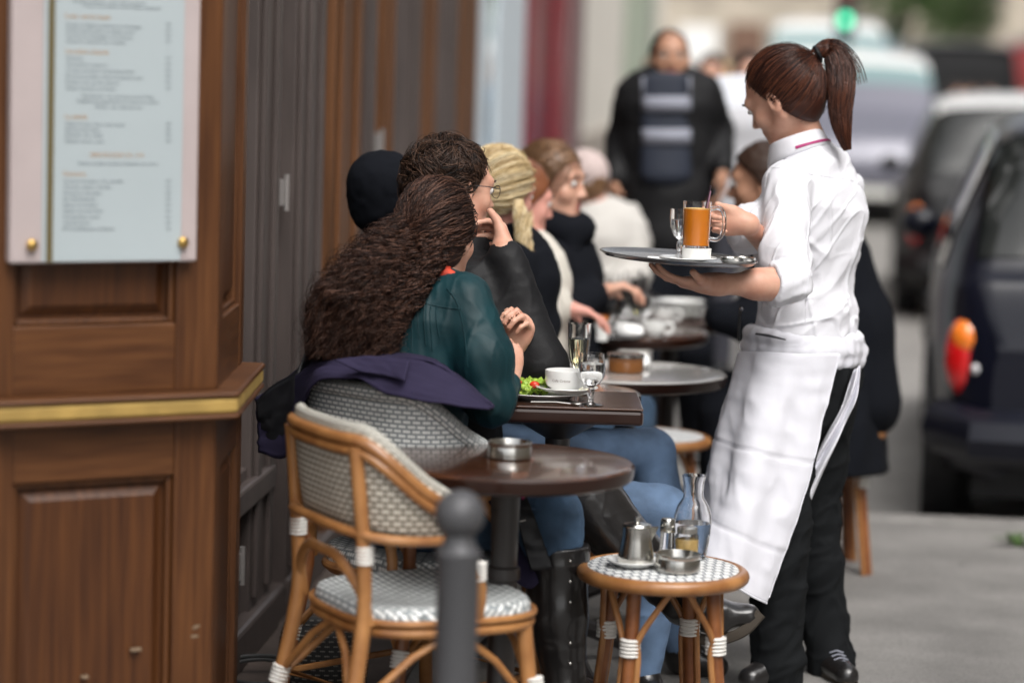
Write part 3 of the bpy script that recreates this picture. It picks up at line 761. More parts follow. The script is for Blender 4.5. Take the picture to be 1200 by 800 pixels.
for x, y, c, lab in ((5.4, 46, REDC, 'tall red van parked on the far side of the street'), (6.4, 58, DGREY, 'dark car parked on the far side beyond the red one'), (7.8, 66, SILV, 'silver car parked farthest down the far side'), (4.6, 40, SLATE, 'slate grey car on the far side, left of the red one'), (6.9, 52, NAVY, 'black tall car on the far side at the right edge'), (3.4, 41, DGREY, 'black van waiting in the lane right of the slate car'), (3.9, 50, BROWNC, 'dark brown van in the lane behind the waiting black one')):
    car('parked_car', lab, (x, y, -.13), 0, c, 4.3, 1.8, 2.5 if c in (REDC, BROWNC) else 2.35 if y == 41 else 1.9 if c is NAVY else 1.55, style='van' if c in (REDC, BROWNC) or y == 41 else 'hatch')
# traffic light
tl = empty('traffic_light', G(990, 0, 38)); tag(tl, 'small traffic light glowing green above the distant white van', 'traffic light')
p = G(990, 2.55, 38); q = MB(); q.tube([(tl.location[0], tl.location[1], -.13), (p[0], p[1], 3.0)], .05, 10); q.build('pole', BLACKP, tl)
q = MB(); q.box(p[0] - .14, p[0] + .14, p[1] - .2, p[1] - .03, 2.25, 3.05); q.build('housing', BLACKP, tl, bevel=.02, smooth=False)
for z, c, e, nm in ((2.5, (.05, .75, .40), 2.2, 'green_lamp'), (2.9, (.25, .02, .01), 0.0, 'red_lamp')):
    q = MB(); q.lathe([(0, 0), (.075, .0), (.08, .02), (0, .05)], 16, M=Matrix.Translation((p[0], p[1] - .2, z)) @ Matrix.Rotation(pi / 2, 4, 'X')); q.build(nm, mat(nm, c, emit=c if e else None, estr=e), tl)
# street trees far off
LEAF = mat('leaf_green', (.05, .10, .02), rough=.6, var=.3); BARK = mat('bark', (.08, .06, .045), rough=.9, bump=.5)
def tree(px, d, label, h=6.5):
    p = G(px, 0, d); t = empty('street_tree', (p[0], p[1], 0)); tag(t, label, 'tree')
    q = MB(); q.tube([p, p + [.05, 0, 1.6], p + [.0, .05, 3.2], p + [.1, 0, 4.6]], [.16, .13, .10, .05], 10)
    for k in range(6):
        a = k * 1.05; q.tube([p + [0, 0, 2.4 + k * .3], p + [.7 * cos(a), .7 * sin(a), 3.3 + k * .35], p + [1.3 * cos(a), 1.3 * sin(a), 4 + k * .35]], [.06, .04, .015], 6)
    q.build('trunk', BARK, t)
    n = 2600; c = rng.normal(size=(n, 3)); c /= np.linalg.norm(c, axis=1)[:, None]; c *= (rng.random((n, 1)) ** .5) * [1.7, 1.7, 1.9]; c += p + [0, 0, 4.4]
    c += .5 * np.stack([vnoise(c, 1.3, k) for k in range(3)], -1)
    u = rng.normal(size=(n, 3)); u /= np.linalg.norm(u, axis=1)[:, None]; v = np.cross(u, rng.normal(size=(n, 3))); v /= np.linalg.norm(v, axis=1)[:, None]; s = .11
    V = np.stack([c - u * s, c + v * s * .6, c + u * s, c - v * s * .6], 1).reshape(-1, 3)
    fast_mesh('crown', V, np.arange(4 * n).reshape(-1, 4), LEAF, t)
tree(1052, 70, 'distant green street tree above the white van'); tree(1120, 95, 'pale distant street tree right of the nearer one')
# weed at the kerb
wd = empty('kerb_weed', G(1192, 0, 8.75)); tag(wd, 'small green weed by the kerb under the navy car', 'weed')
q = MB(); b0 = np.array(wd.location)
for k in range(26):
    a = random.uniform(0, 6.28); l = random.uniform(.03, .09); e = b0 + [l * cos(a) * 1.5, l * sin(a), random.uniform(.01, .05)]; s = np.array([-sin(a), cos(a), 0]) * .010
    q.raw([b0, (b0 + e) / 2 + s + [0, 0, .012], e, (b0 + e) / 2 - s + [0, 0, .012]], [(0, 1, 2, 3)])
q.build('leaves', LEAF, wd)

# ================================================================ bollard
BOL = mat('bollard_iron', (.075, .075, .08), rough=.5, metal=.2, bump=.25, bscale=60)
pb = G(538, .75, 4.5); pb[2] = 0
bo = empty('bollard', pb); tag(bo, 'dark grey iron bollard with a ball top in the foreground', 'bollard')
zt = .825
q = MB(); q.lathe([(.08, 0), (.08, .05), (.055, .07), (.048, .1), (.0375, .12), (.0375, zt - .124), (.040, zt - .118), (.040, zt - .110), (.033, zt - .104), (.028, zt - .090), (.026, zt - .076)], 32, c=pb); q.build('post', BOL, bo)
q = MB(); q.ell((pb[0], pb[1], zt - .044), (.0445, .0445, .044), 32); q.build('ball', BOL, bo)
# ================================================================ bistro furniture
CANE = mat('rattan_cane', (.42, .20, .070), rough=.38, col2=(.19, .070, .02), vscale=16, stretch=(1, 1, .6), bump=.12, bscale=50, coat=.25, detail=6, thresh=(.25, .75))
CANED = mat('rattan_dark', (.26, .095, .03), rough=.4, col2=(.14, .045, .015), vscale=14, coat=.25, bump=.1, bscale=50, detail=6)
WRAP = mat('white_binding', (.72, .70, .66), rough=.5, bump=.2, bscale=120)
WV_BACK = weave('woven_back', (.76, .71, .61), (.22, .19, .15), .0235, .0125, .0036)
WV_WHITE = weave('woven_white', (.92, .93, .91), (.32, .35, .36), .021, .0105, .0026)
WV_SEAT = weave('woven_seat', (.84, .86, .85), (.27, .30, .31), .032, .018, .0042)
WV_RIM = weave('woven_rim', (.80, .79, .74), (.36, .34, .28), .012, .006, .0018)
WV_TOP = weave('woven_stool', (.84, .85, .84), (.16, .18, .21), .021, .030, .0028)
TABW = mat('table_wood', (.075, .026, .009), rough=.25, col2=(.028, .009, .004), vscale=4, stretch=(1, 8, 1), coat=.75, spec=.45, detail=7)
TABW.node_tree.nodes['Principled BSDF'].inputs['Coat Roughness'].default_value = .10
TABE = mat('table_edge', (.020, .007, .004), rough=.3, coat=.35, spec=.3)
IRON = mat('table_iron', (.025, .021, .02), rough=.35, coat=.3)
STEEL = mat('steel', (.55, .54, .51), rough=.22, metal=1, bump=.03, bscale=30)
CHINA = mat('white_china', (.80, .80, .78), rough=.12, coat=.6)
GLASS = mat('clear_glass', (1, 1, 1), rough=0.0, trans=1, ior=1.5, spec=.8)
WATER = mat('water', (.97, .98, .99), rough=0, trans=1, ior=1.2)
WINE = mat('pale_wine', (.97, .94, .68), rough=0, trans=1, ior=1.25)
JUICE = mat('orange_juice', (1.0, .30, .006), rough=.35, spec=.3)
MUST = mat('mustard', (.62, .44, .17), rough=.5)

def facing(a):
    """rotation about z so that local +Y points a degrees from camera-right towards away"""
    v = cos(radians(a)) * rt0 + sin(radians(a)) * fh
    return math.atan2(v[1], v[0]) - pi / 2
def wrap(parent, p0, p1, r, name='binding'):
    q = MB(); n = 5; P = []; R = []
    for i in range(n):
        for a_, k_ in ((.04, .74), (.22, .97), (.5, 1.0), (.78, .97), (.96, .74)): P.append(lerp(p0, p1, (i + a_) / n)); R.append(r * k_)
    q.tube(P, R, 12); return q.build(name, WRAP, parent, local=True, sharp=0)
def bistro_chair(name, label, loc, rz, variant):
    R = empty(name, loc, rz); tag(R, label, 'chair', 'woven bistro armchairs by the wall')
    wv = WV_BACK if variant == 1 else WV_WHITE
    H = .83
    rx, ry, cy = .225, .225, -.01
    def plan(s, off=0):     # s in -1..1 along the back and arms
        th = s * 1.62
        if abs(th) > 1.5:
            e = abs(th) - 1.5; x = (rx + off) * sin(1.5) ** .62; y = cy - (ry + off) * cos(1.5) ** .5 + e * .40
            return np.array([math.copysign(x + .004 * e, th), y, 0])
        return np.array([(rx + off) * math.copysign(abs(sin(th)) ** .62, th), cy - (ry + off) * abs(cos(th)) ** .5, 0])
    def top(s):
        a = abs(s); t = max(0, (a - .36) / .64); return H - (.15 if variant == 1 else .13) * t ** 1.8
    zb = lambda s: .622 + .010 * cos(s * 3)
    N = 56; S = np.linspace(-1, 1, N)
    arc = np.concatenate([[0], np.cumsum([np.linalg.norm(plan(S[i + 1]) - plan(S[i])) for i in range(N - 1)])])
    rows = []; uv = []; K = 12
    for j in range(K):
        row = []; ur = []
        for i, s in enumerate(S):
            t = j / (K - 1); z = zb(s) + (top(s) - zb(s)) * t
            p = plan(s, -.012 + .02 * sin(t * pi / 2)); row.append((p[0], p[1], z)); ur.append((arc[i], z))
        rows.append(row); uv.append(ur)
    q = MB(); q.grid(rows, uv); q.build('woven_back', wv, R, local=True, solid=.006)
    # rolled woven rim
    def tubeuv(P, r, n, m_, nm, flat=1.0):
        q = MB(); q.tube(P, r, n, flat=flat); L = np.concatenate([[0], np.cumsum(np.linalg.norm(np.diff(P, axis=0), axis=1))])
        for i in range(len(P)):
            for j in range(n): q.uv[i * n + j] = (L[i], j * 2 * pi * (r if not hasattr(r, '__len__') else r[0]) / n)
        return q.build(nm, m_, R, local=True)
    rr = .0115 if variant == 1 else .021
    Pt = np.array([plan(s, .0) + [0, 0, top(s) + rr * .4] for s in S])
    tubeuv(Pt, rr, 12, WV_RIM if variant == 1 else WV_WHITE, 'woven_rim')
    if variant == 1:
        for dz, off, r in ((-.018, .014, .0125), (-.041, .014, .0105)):
            q = MB(); q.tube([plan(s, off) + [0, 0, top(s) + dz] for s in S], r, 10); q.build('top_rail', CANE, R, local=True)
    q = MB(); q.tube([plan(s, .010) + [0, 0, zb(s) - .004] for s in S], .0105, 10); q.build('lower_rail', CANE, R, local=True)
    # seat
    a_, b_ = .212, .205
    def sp(t):
        c, s_ = cos(t), sin(t); x = a_ * math.copysign(abs(c) ** .62, c) * (1 + .06 * s_); y = b_ * math.copysign(abs(s_) ** .62, s_) + .005
        return x, y
    rows = []; uv = []; NT = 64
    for r_, dz in ((.02, -.006), (.3, -.006), (.6, -.004), (.85, -.001), (.93, 0.0), (.975, -.004), (1.0, -.013), (1.005, -.028), (1.0, -.040)):
        row = []; ur = []
        for i in range(NT):
            x, y = sp(2 * pi * i / NT); row.append((x * r_, y * r_, .462 + dz)); 
            f = 1 + (1 - r_ if r_ > 1 else 0)
            ur.append((x * r_ + .002, y * r_ + (-(dz) * (1 if y > 0 else -1) if r_ > .96 else 0)))
        rows.append(row); uv.append(ur)
    q = MB(); q.grid(rows, uv, closed=True); q.raw(rows[0], [tuple(range(NT))], uv=uv[0]); q.build('woven_seat', WV_SEAT, R, local=True)
    for dz, o_, r in ((.413, 1.0, .0115), (.433, 1.035, .0075) if variant == 1 else (.404, .97, .009)):
        q = MB(); q.tube([(sp(2 * pi * i / NT)[0] * o_, sp(2 * pi * i / NT)[1] * o_, dz) for i in range(NT)], r, 10, closed=True); q.build('seat_rail', CANE, R, local=True)
    # legs and posts
    for sx in (-1, 1):
        P = spline([(sx * .205, -.285, 0), (sx * .188, -.235, .25), (sx * .176, -.205, .43), (sx * .178, -.208, .58), (sx * .172, -.228 if variant == 1 else -.205, top(.4) - (.03 if variant == 1 else .12))], 20)
        q = MB(); q.tube(P, [.017] * 10 + [.015] * 10, 12); q.build('rear_leg', CANE if variant == 1 else CANED, R, local=True)
        wrap(R, P[13] * [1, 1, 0] + [0, 0, .558], P[13] * [1, 1, 0] + [0, 0, .597], .0195)
        wrap(R, (sx * .190, -.242, .235), (sx * .187, -.232, .275), .021)
        P = [(sx * .205, .205, 0), (sx * .19, .180, .22), (sx * .178, .160, .42)]
        q = MB(); q.tube(spline(P, 10), .0175, 12); q.build('front_leg', CANE, R, local=True)
        wrap(R, (sx * .1935, .185, .255), (sx * .1905, .181, .30), .0215)
        # arm post
        q = MB(); q.tube(spline([(sx * .212, .035, .43), (sx * .228, .03, .52), plan(sx * .97, .012) + [0, 0, .60], plan(sx * .99, .012) + [0, 0, top(.99) - .01]], 12), .0125, 10); q.build('arm_post', CANE, R, local=True)
        wrap(R, (sx * .226, .03, .52), (sx * .229, .028, .56), .0165)
        # side braces
        q = MB(); q.tube([(sx * .187, -.225, .26), (sx * .19, -.10, .36), (sx * .192, .0, .415)], .0085, 8); q.tube([(sx * .19, .175, .24), (sx * .192, .09, .34), (sx * .192, .0, .41)], .0085, 8); q.build('side_brace', CANE, R, local=True)
    q = MB(); q.tube(spline([(-.176, -.19, .43), (-.16, -.205, .50), (-.08, -.222, .556), (0, -.226, .562), (.08, -.222, .556), (.16, -.205, .50), (.176, -.19, .43)], 28), .0115, 10); q.build('rear_arch', CANE, R, local=True)
    q = MB(); q.tube([(-.187, -.235, .26), (-.09, -.205, .36), (0, -.19, .415), (.09, -.205, .36), (.187, -.235, .26)], .0085, 8); q.tube([(-.19, .180, .26), (-.1, .18, .36), (0, .18, .405), (.1, .18, .36), (.19, .180, .26)], .0085, 8); q.build('cross_brace', CANE, R, local=True)
    q = MB(); q.tube([(sxx * .19, yy, .16) for sxx, yy in ((-1, -.25), (1, -.25), (1, .19), (-1, .19))], .008, 8, closed=True); q.build('stretcher', CANE, R, local=True)
    return R
c1 = G(493, .62, 5.42)
bistro_chair('bistro_armchair', 'empty woven bistro armchair nearest the bollard, beige weave with double cane rail', (c1[0], c1[1], 0), facing(27), 1)
c2 = G(500, .62, 5.94)
bistro_chair('bistro_armchair', 'white and grey woven bistro armchair with the navy coat over its back', (c2[0], c2[1], 0), facing(44), 2)

def bistro_stool(label, loc, rz, group='woven cane bar stools', proto=None):
    if proto is not None:
        R = copy_tree(proto); R.location = tuple(loc); R.rotation_euler = (0, 0, rz); R['label'] = label; return R
    R = empty('bistro_stool', loc, rz); tag(R, label, 'stool', group)
    r = .175
    rows = []; uv = []; NT = 56
    for k, dz in ((.01, .002), (.3, .002), (.6, .0015), (.85, 0), (.97, -.002), (1.0, -.008)):
        rows.append([(r * k * cos(2 * pi * i / NT), r * k * sin(2 * pi * i / NT), .462 + dz) for i in range(NT)]); uv.append([(p[0] + .5, p[1] + .5) for p in rows[-1]])
    q = MB(); q.grid(rows, uv, closed=True); q.build('woven_top', WV_TOP, R, local=True)
    q = MB(); q.tube([((r + .004) * cos(2 * pi * i / NT), (r + .004) * sin(2 * pi * i / NT), .4445) for i in range(NT)], .0165, 12, closed=True); q.build('rim', CANE, R, local=True)
    for k in range(4):
        a = pi / 4 + k * pi / 2; c, s = cos(a), sin(a)
        top_, mid, bot = np.array([.128 * c, .128 * s, .435]), np.array([.140 * c, .140 * s, .29]), np.array([.175 * c, .175 * s, 0])
        q = MB(); q.tube(spline([bot, mid, top_], 12), [.0155] * 6 + [.0165] * 6, 12); lg = q.build('leg', CANED, R, local=True)
        for sd in (-1, 1):
            off = np.array([-s, c, 0]) * sd
            # thin canes beside the leg, curving out into the braces
            m2 = np.array([.066 * (c + sd * -s), .066 * (s + sd * c), 0]) * 1.2
            e = np.array([(.10) * cos(a + sd * .62), (.10) * sin(a + sd * .62), 0]) * 1.32
            q = MB(); q.tube(spline([bot + off * .020, mid + off * .020 - [0, 0, .03], mid + off * .021 + [0, 0, .03], np.array([e[0], e[1], .425])], 20), .0075, 8); q.build('brace', CANE, R, local=True)
        wrap(R, mid * 1.0 + [0.001 * c, 0, -.012], mid - [0, 0, -.030], .0245)
    return R
s1 = G(777, .46, 5.77)
stool1 = bistro_stool('cane stool in front of the waitress carrying the carafe and the metal pot', (s1[0], s1[1], 0), radians(18))
s2 = G(760, .46, 7.9); bistro_stool('empty blurred cane stool between the tables, behind the carafe', (s2[0], s2[1], 0), radians(40), proto=stool1)
s3 = G(966, .30, 8.25); bistro_stool('cane stool under the black coat at the right of the waitress', (s3[0], s3[1], 0), radians(10), proto=stool1)

TABREFL = mat('table_painted_reflection', (.46, .44, .42), rough=.16, coat=.8, var=.1, vscale=6)  # bright sky reflection on these tops is put into the pale base colour
def round_table(label, px, d, z, r, top_m=None):
    p = G(px, z, d); R = empty('round_table', (p[0], p[1], 0)); tag(R, label, 'table', 'café tables along the front')
    q = MB(); q.lathe([(0, z), (r - .020, z), (r - .006, z - .0015), (r - .001, z - .006)][::-1], 72); q.build('tabletop', top_m or TABW, R, local=True)
    q = MB(); q.lathe([(r - .05, z - .040), (r - .012, z - .038), (r - .003, z - .032), (r, z - .02), (r, z - .007), (r - .0012, z - .0058)], 72); q.build('table_edge', TABE, R, local=True)
    q = MB(); q.lathe([(.16, z - .041), (.16, z - .047), (.05, z - .06), (.031, z - .075), (.029, .50), (.036, .495), (.036, .47), (.029, .465), (.031, .15), (.045, .12), (.05, .09)][::-1], 28); q.build('column', IRON, R, local=True)
    for k in range(4):
        a = k * pi / 2 + .5; q = MB(); q.tube(spline([(.03 * cos(a), .03 * sin(a), .12), (.14 * cos(a), .14 * sin(a), .085), (.24 * cos(a), .24 * sin(a), .03), (.27 * cos(a), .27 * sin(a), .015)], 10), [.022] * 5 + [.016] * 5, 8); q.build('foot', IRON, R, local=True)
    return R
round_table('dark round table in the foreground with only an ashtray on it', 594, 5.50, .73, .275)
round_table('round bistro table with sky reflection coloured into its top and a dark edge behind the wine glasses', 734, 7.25, .73, .285, TABREFL)
round_table('small round table, sky reflection coloured into its top, mostly hidden behind the coffee cup', 653, 6.70, .735, .22, TABREFL)
round_table('far round table crowded with glasses and bottles', 715, 8.35, .74, .32)
round_table('farthest round table carrying the pile of white plates', 785, 8.9, .74, .30)
# square table with the cups
p2 = G(655, .785, 6.13); t2 = empty('square_table', (p2[0], p2[1], 0)); tag(t2, 'dark square wooden table set with the coffee cup, flute and salad', 'table', 'café tables along the front')
t2.rotation_euler = (0, 0, YAW)
q = MB(); q.box(-.195, .195, -.16, .16, .7795, .785); o = q.build('tabletop', TABW, t2, local=True, smooth=False, bevel=.002)
q = MB(); q.box(-.196, .196, -.161, .161, .744, .779); q.build('table_edge', TABE, t2, local=True, smooth=False, bevel=.008)
q = MB(); q.lathe([(.05, .09), (.03, .15), (.03, .69), (.12, .742)], 24); q.build('column', IRON, t2, local=True)
for k in range(4):
    a = k * pi / 2 + .8; q = MB(); q.tube([(.03 * cos(a), .03 * sin(a), .11), (.24 * cos(a), .24 * sin(a), .02)], .018, 8); q.build('foot', IRON, t2, local=True)

# ================================================================ tableware
def lathe_obj(name, prof, m_, parent, c=(0, 0, 0), n=40): q = MB(); q.lathe(prof, n, c=c); return q.build(name, m_, parent, local=True)
def at(name, label, cat, px, z, d, group=None, rz=0):
    p = G(px, z, d); e = empty(name, p, rz); tag(e, label, cat, group); return e
def ashtray(label, px, z, d, r=.048, m_=None, h=.036):
    a = at('ashtray', label, 'ashtray', px, z, d)
    lathe_obj('bowl', [(0, 0.002), (r * .92, 0), (r, .003), (r, h * .70), (r * .985, h * .74), (r * .985, h * .78), (r, h * .82), (r, h), (r * .94, h + .0005), (r * .90, h * .86), (r * .78, h * .25), (0, h * .22)], m_ or STEEL, a)
    return a
ashtray('steel ashtray alone on the foreground round table', 597, .7302, 5.52)
ashtray('steel ashtray on the woven stool by the carafe', 794, .4645, 5.70, .050, h=.040)
# milk pot on a saucer, on the stool
pt = at('metal_pot', 'brushed steel milk pot standing on a saucer on the stool', 'pot', 745, .474, 5.74)
lathe_obj('body', [(0, 0), (.040, 0), (.041, .004), (.040, .02), (.034, .05), (.032, .072), (.032, .080), (.030, .081)], STEEL, pt)
lathe_obj('lid', [(.032, .081), (.033, .083), (.030, .087), (.012, .090), (.0065, .092), (.0065, .103), (.0, .1045)], STEEL, pt)
q = MB(); q.tube(spline([(-.034, .0, .07), (-.058, 0, .074), (-.064, 0, .05), (-.05, 0, .02), (-.038, 0, .015)], 14), .004, 8, M=Matrix.Rotation(radians(-110), 4, 'Z')); q.build('handle', STEEL, pt, local=True)
q = MB(); q.raw([(.030, -.012, .08), (.030, .012, .08), (.050, 0, .083), (.033, 0, .05)], [(0, 2, 3), (1, 3, 2), (0, 1, 2)]); q.build('spout', STEEL, pt, local=True)
def saucer(label, px, z, d, r=.062, parent=None):
    s_ = at('saucer', label, 'saucer', px, z, d)
    lathe_obj('dish', [(0, .002), (r * .5, 0), (r * .55, .002), (r * .8, .008), (r, .0155), (r * .99, .017), (r * .8, .0105), (r * .5, .005), (0, .004)], CHINA, s_); return s_
saucer('white saucer under the steel milk pot', 742, .4642, 5.74, .060)
# carafe
cf = at('water_carafe', 'clear glass carafe half filled with water on the stool', 'carafe', 810, .464, 5.86)
prof = [(0, 0.003), (.030, 0), (.034, .004), (.040, .04), (.0435, .085), (.043, .10), (.036, .122), (.024, .140), (.0225, .150), (.023, .17), (.0275, .192), (.0255, .193), (.0200, .170), (.0195, .150), (.0210, .140), (.0325, .120), (.0390, .10), (.0400, .085), (.0365, .04), (.032, .010), (0, .009)]
lathe_obj('glass', prof, GLASS, cf)
lathe_obj('water', [(0, .0092), (.0318, .0102), (.0364, .04), (.0398, .080), (.0399, .083), (0, .083)], WATER, cf)
# mustard jar and salt
mj = at('mustard_jar', 'small glass jar of yellow mustard in front of the carafe', 'jar', 804, .464, 5.795)
lathe_obj('glass', [(0, 0.001), (.024, 0), (.026, .003), (.026, .064), (.022, .070), (.0205, .070), (.0245, .063), (.0245, .004), (0, .003)], GLASS, mj)
lathe_obj('mustard', [(0, .0035), (.0250, .0045), (.0250, .056), (0, .056)], MUST, mj)
lathe_obj('lid', [(.0225, .0705), (.0235, .0705), (.0235, .082), (.021, .084), (0, .085)], STEEL, mj)
sk = at('salt_shaker', 'glass salt shaker with a steel cap beside the mustard', 'shaker', 781, .464, 5.80)
lathe_obj('glass', [(0, 0), (.018, 0), (.019, .004), (.016, .06), (.0158, .07)], GLASS, sk)
lathe_obj('salt', [(0, .004), (.0165, .005), (.0155, .03), (0, .032)], mat('salt', (.85, .85, .83), rough=.9), sk)
lathe_obj('cap', [(.0165, .0705), (.0175, .072), (.017, .096), (.014, .101), (0, .102)], STEEL, sk)

def cup(label, px, z, d, r=.040, h=.048, lettering=False, rz=0):
    c = at('coffee_cup', label, 'cup', px, z, d)
    lathe_obj('bowl', [(0, .003), (r * .62, 0), (r * .66, .004), (r * .9, .014), (r * .98, h * .5), (r, h), (r * .95, h + .0005), (r * .92, h * .5), (r * .82, .016), (0, .009)], CHINA, c)
    lathe_obj('coffee', [(0, h * .70), (r * .925, h * .70)], mat('coffee', (.05, .022, .008), rough=.1), c)
    q = MB(); q.tube(spline([(r * .97, 0, h * .85), (r * 1.45, 0, h * .88), (r * 1.55, 0, h * .5), (r * 1.3, 0, h * .25), (r * .93, 0, h * .28)], 16), .004, 8, flat=1.5, M=Matrix.Rotation(rz, 4, 'Z')); q.build('handle', CHINA, c, local=True)
    if lettering:
        V, F = text('Café Crème', 0, 0, 0, None)
        w = V[:, 0].max(); V = V / w * .045
        P = []
        for v in V:
            a = (v[0] - .0225) / r - pi / 2 - .15; P.append(((r * .985 + .0012) * cos(a), (r * .985 + .0012) * sin(a), h * .52 + v[1] * .9))
        q = MB(); q.raw(P, F); q.build('lettering', mat('cup_print', (.12, .07, .05), rough=.5), c, local=True, smooth=False)
    return c
PL = lambda r: [(0, .002), (r * .6, 0), (r * .64, .003), (r * .8, .010), (r, .017), (r * .995, .0185), (r * .8, .012), (r * .62, .0055), (0, .0045)]
pl = at('dinner_plate', 'white plate of salad in front of the woman in teal', 'plate', 634, .7855, 6.13); lathe_obj('dish', PL(.115), CHINA, pl, n=56)
sa = saucer('white saucer under the coffee cup', 664, .8035, 6.08, .075)
cup('white coffee cup with brown lettering beside the wine glasses', 662, .809, 6.08, .049, .050, True, rz=.3)
LET = mat('lettuce', (.30, .45, .06), rough=.45, var=.35, vscale=40, sss=.1); TOM = mat('tomato', (.55, .04, .015), rough=.25)
sl = at('salad', 'green salad leaves with tomato on the white plate', 'salad', 622, .7975, 6.13)
for k in range(26):
    q = MB(); a0 = random.uniform(0, 6.28); rr = random.uniform(0, .055); cx, cy_ = rr * cos(a0), rr * sin(a0); sz = random.uniform(.014, .024); tl_ = Matrix.Translation((cx, cy_, random.uniform(.006, .022))) @ Matrix.Rotation(random.uniform(-1, 1), 4, 'X') @ Matrix.Rotation(random.uniform(0, 6), 4, 'Z')
    rows = [[(sz * r_ * cos(2 * pi * i / 14), sz * r_ * sin(2 * pi * i / 14), .35 * sz * r_ * sin(5 * 2 * pi * i / 14 + k) * r_) for i in range(14)] for r_ in (.05, .5, 1)]
    q.grid(rows, closed=True, M=tl_); q.build('lettuce_leaf', LET, sl, local=True, solid=.001)
for dx, dy in ((.01, -.03), (-.03, -.02), (.035, .01)):
    q = MB(); q.ell((dx, dy, .022), (.013, .009, .009), 12); q.build('tomato_piece', TOM, sl, local=True)
sp_ = at('teaspoon', 'small steel teaspoon lying by the saucer', 'spoon', 652, .7865, 6.0)
q = MB(); q.tube([(-.06, 0, .004), (0, .0, .006), (.035, 0, .003)], [.0018, .0015, .002], 8); q.ell((.047, 0, .004), (.015, .009, .0035), 12); q.build('spoon', STEEL, sp_, local=True)
def stem_glass(name, label, cat, px, z, d, prof_out, fill, liq, th=.0012, group=None):
    g_ = at(name, label, cat, px, z, d, group)
    inner = [(max(r - th, 0), zz + (th if i == 0 else 0)) for i, (r, zz) in enumerate(prof_out[1])][::-1]
    lathe_obj('glass', prof_out[0] + prof_out[1] + inner + [(0, inner[-1][1])], GLASS, g_)
    if liq:
        pts = [(0, prof_out[1][0][1] + th * 1.3)] + [(max(r - th * 1.25, 0), zz) for r, zz in prof_out[1][1:] if zz < fill]
        a = [(r, zz) for r, zz in prof_out[1] if zz >= fill][0]; b = [(r, zz) for r, zz in prof_out[1] if zz < fill][-1]
        t = (fill - b[1]) / (a[1] - b[1]); pts += [(b[0] + (a[0] - b[0]) * t - th * 1.25, fill), (0, fill)]
        lathe_obj('drink', pts, liq, g_)
    return g_
FLUTE = ([(0, .001), (.030, 0), (.030, .002), (.006, .006), (.0042, .02), (.005, .030), (.010, .036), (.010, .044), (.0048, .050)], [(.0048, .052), (.012, .062), (.022, .085), (.0270, .12), (.0285, .155), (.0290, .172)])
GOBLET = ([(0, .001), (.031, 0), (.031, .002), (.008, .006), (.0055, .014), (.0085, .022), (.0085, .034), (.006, .040)], [(.006, .042), (.020, .050), (.030, .066), (.0325, .085), (.031, .104), (.0290, .122)])
stem_glass('champagne_flute', 'tall flute of pale wine behind the coffee cup', 'glass', 677, .7855, 6.22, FLUTE, .135, WINE)
stem_glass('water_goblet', 'stemmed water glass at the corner of the square table', 'glass', 692, .7855, 6.02, GOBLET, .098, WATER)

# far tables clutter
TUMB = ([(0, 0), (.026, 0)], [(.027, .004), (.029, .03), (.031, .06), (.033, .10)])
BR = mat('brown_glass', (.22, .09, .03), rough=.15, spec=.7)
ashtray('brown ashtray with a steel rim on the sky lit round table', 733, .7302, 7.2, .050, BR, h=.042)
_a = [o for o in COL.objects if o.get('label', '').startswith('brown ashtray')][0]; lathe_obj('rim', [(.048, .0425), (.0515, .043), (.0515, .052), (.047, .052)], STEEL, _a)
for (k, px, d, nm) in ((0, 700, 8.15, 'flute'), (1, 712, 8.3, 'goblet'), (2, 722, 8.2, 'flute'), (3, 734, 8.35, 'goblet'), (4, 745, 8.25, 'flute'), (5, 728, 8.5, 'goblet'), (6, 752, 8.45, 'goblet'), (7, 690, 8.4, 'flute'), (8, 705, 8.55, 'goblet'), (9, 740, 8.6, 'flute'), (10, 718, 8.0, 'goblet'), (11, 760, 8.3, 'goblet')):
    lab = 'clear stemmed glass among the blurred glasses on the crowded far table'
    stem_glass('stemmed_glass', lab, 'glass', px, .7405, d, FLUTE if nm == 'flute' else GOBLET, .09, WINE if k in (0, 4) else None, group='glasses crowded on the far table')
bt = at('water_bottle', 'clear bottle standing among the glasses of the far table', 'bottle', 697, .7405, 8.2)
lathe_obj('glass', [(0, 0), (.032, 0), (.034, .005), (.034, .11), (.028, .14), (.013, .165), (.012, .20), (.0, .201)], GLASS, bt)
bo2 = at('white_bowl', 'white bowl on the far table behind the flute', 'bowl', 690, .7405, 7.98); lathe_obj('bowl', [(0, 0), (.03, 0), (.055, .03), (.066, .055), (.062, .055), (.05, .03), (0, .012)], CHINA, bo2)
cup('white cup on the far table left of the glasses', 672, .7405, 8.1, .042, .055)
cup('white cup near the edge of the far crowded table', 765, .7405, 8.1, .04, .05)
for k in range(5):
    pz = at('stacked_plate', 'white plate %s of the pile on the farthest table' % ('at the bottom', 'second from the bottom', 'in the middle', 'second from the top', 'on top')[k], 'plate', 798, .7405 + k * .011, 8.75, 'pile of white plates'); lathe_obj('dish', PL(.085 - .004 * (k % 2)), CHINA, pz)
brd = at('bread_plate', 'flat round pancake plate before the pale sleeved woman', 'plate', 646, .7405, 7.9); lathe_obj('dish', PL(.11), CHINA, brd)
lathe_obj('pancake', [(0, .012), (.085, .010), (.09, .014), (.08, .02), (0, .022)], mat('pancake', (.75, .60, .33), rough=.7, var=.2, vscale=30), brd)
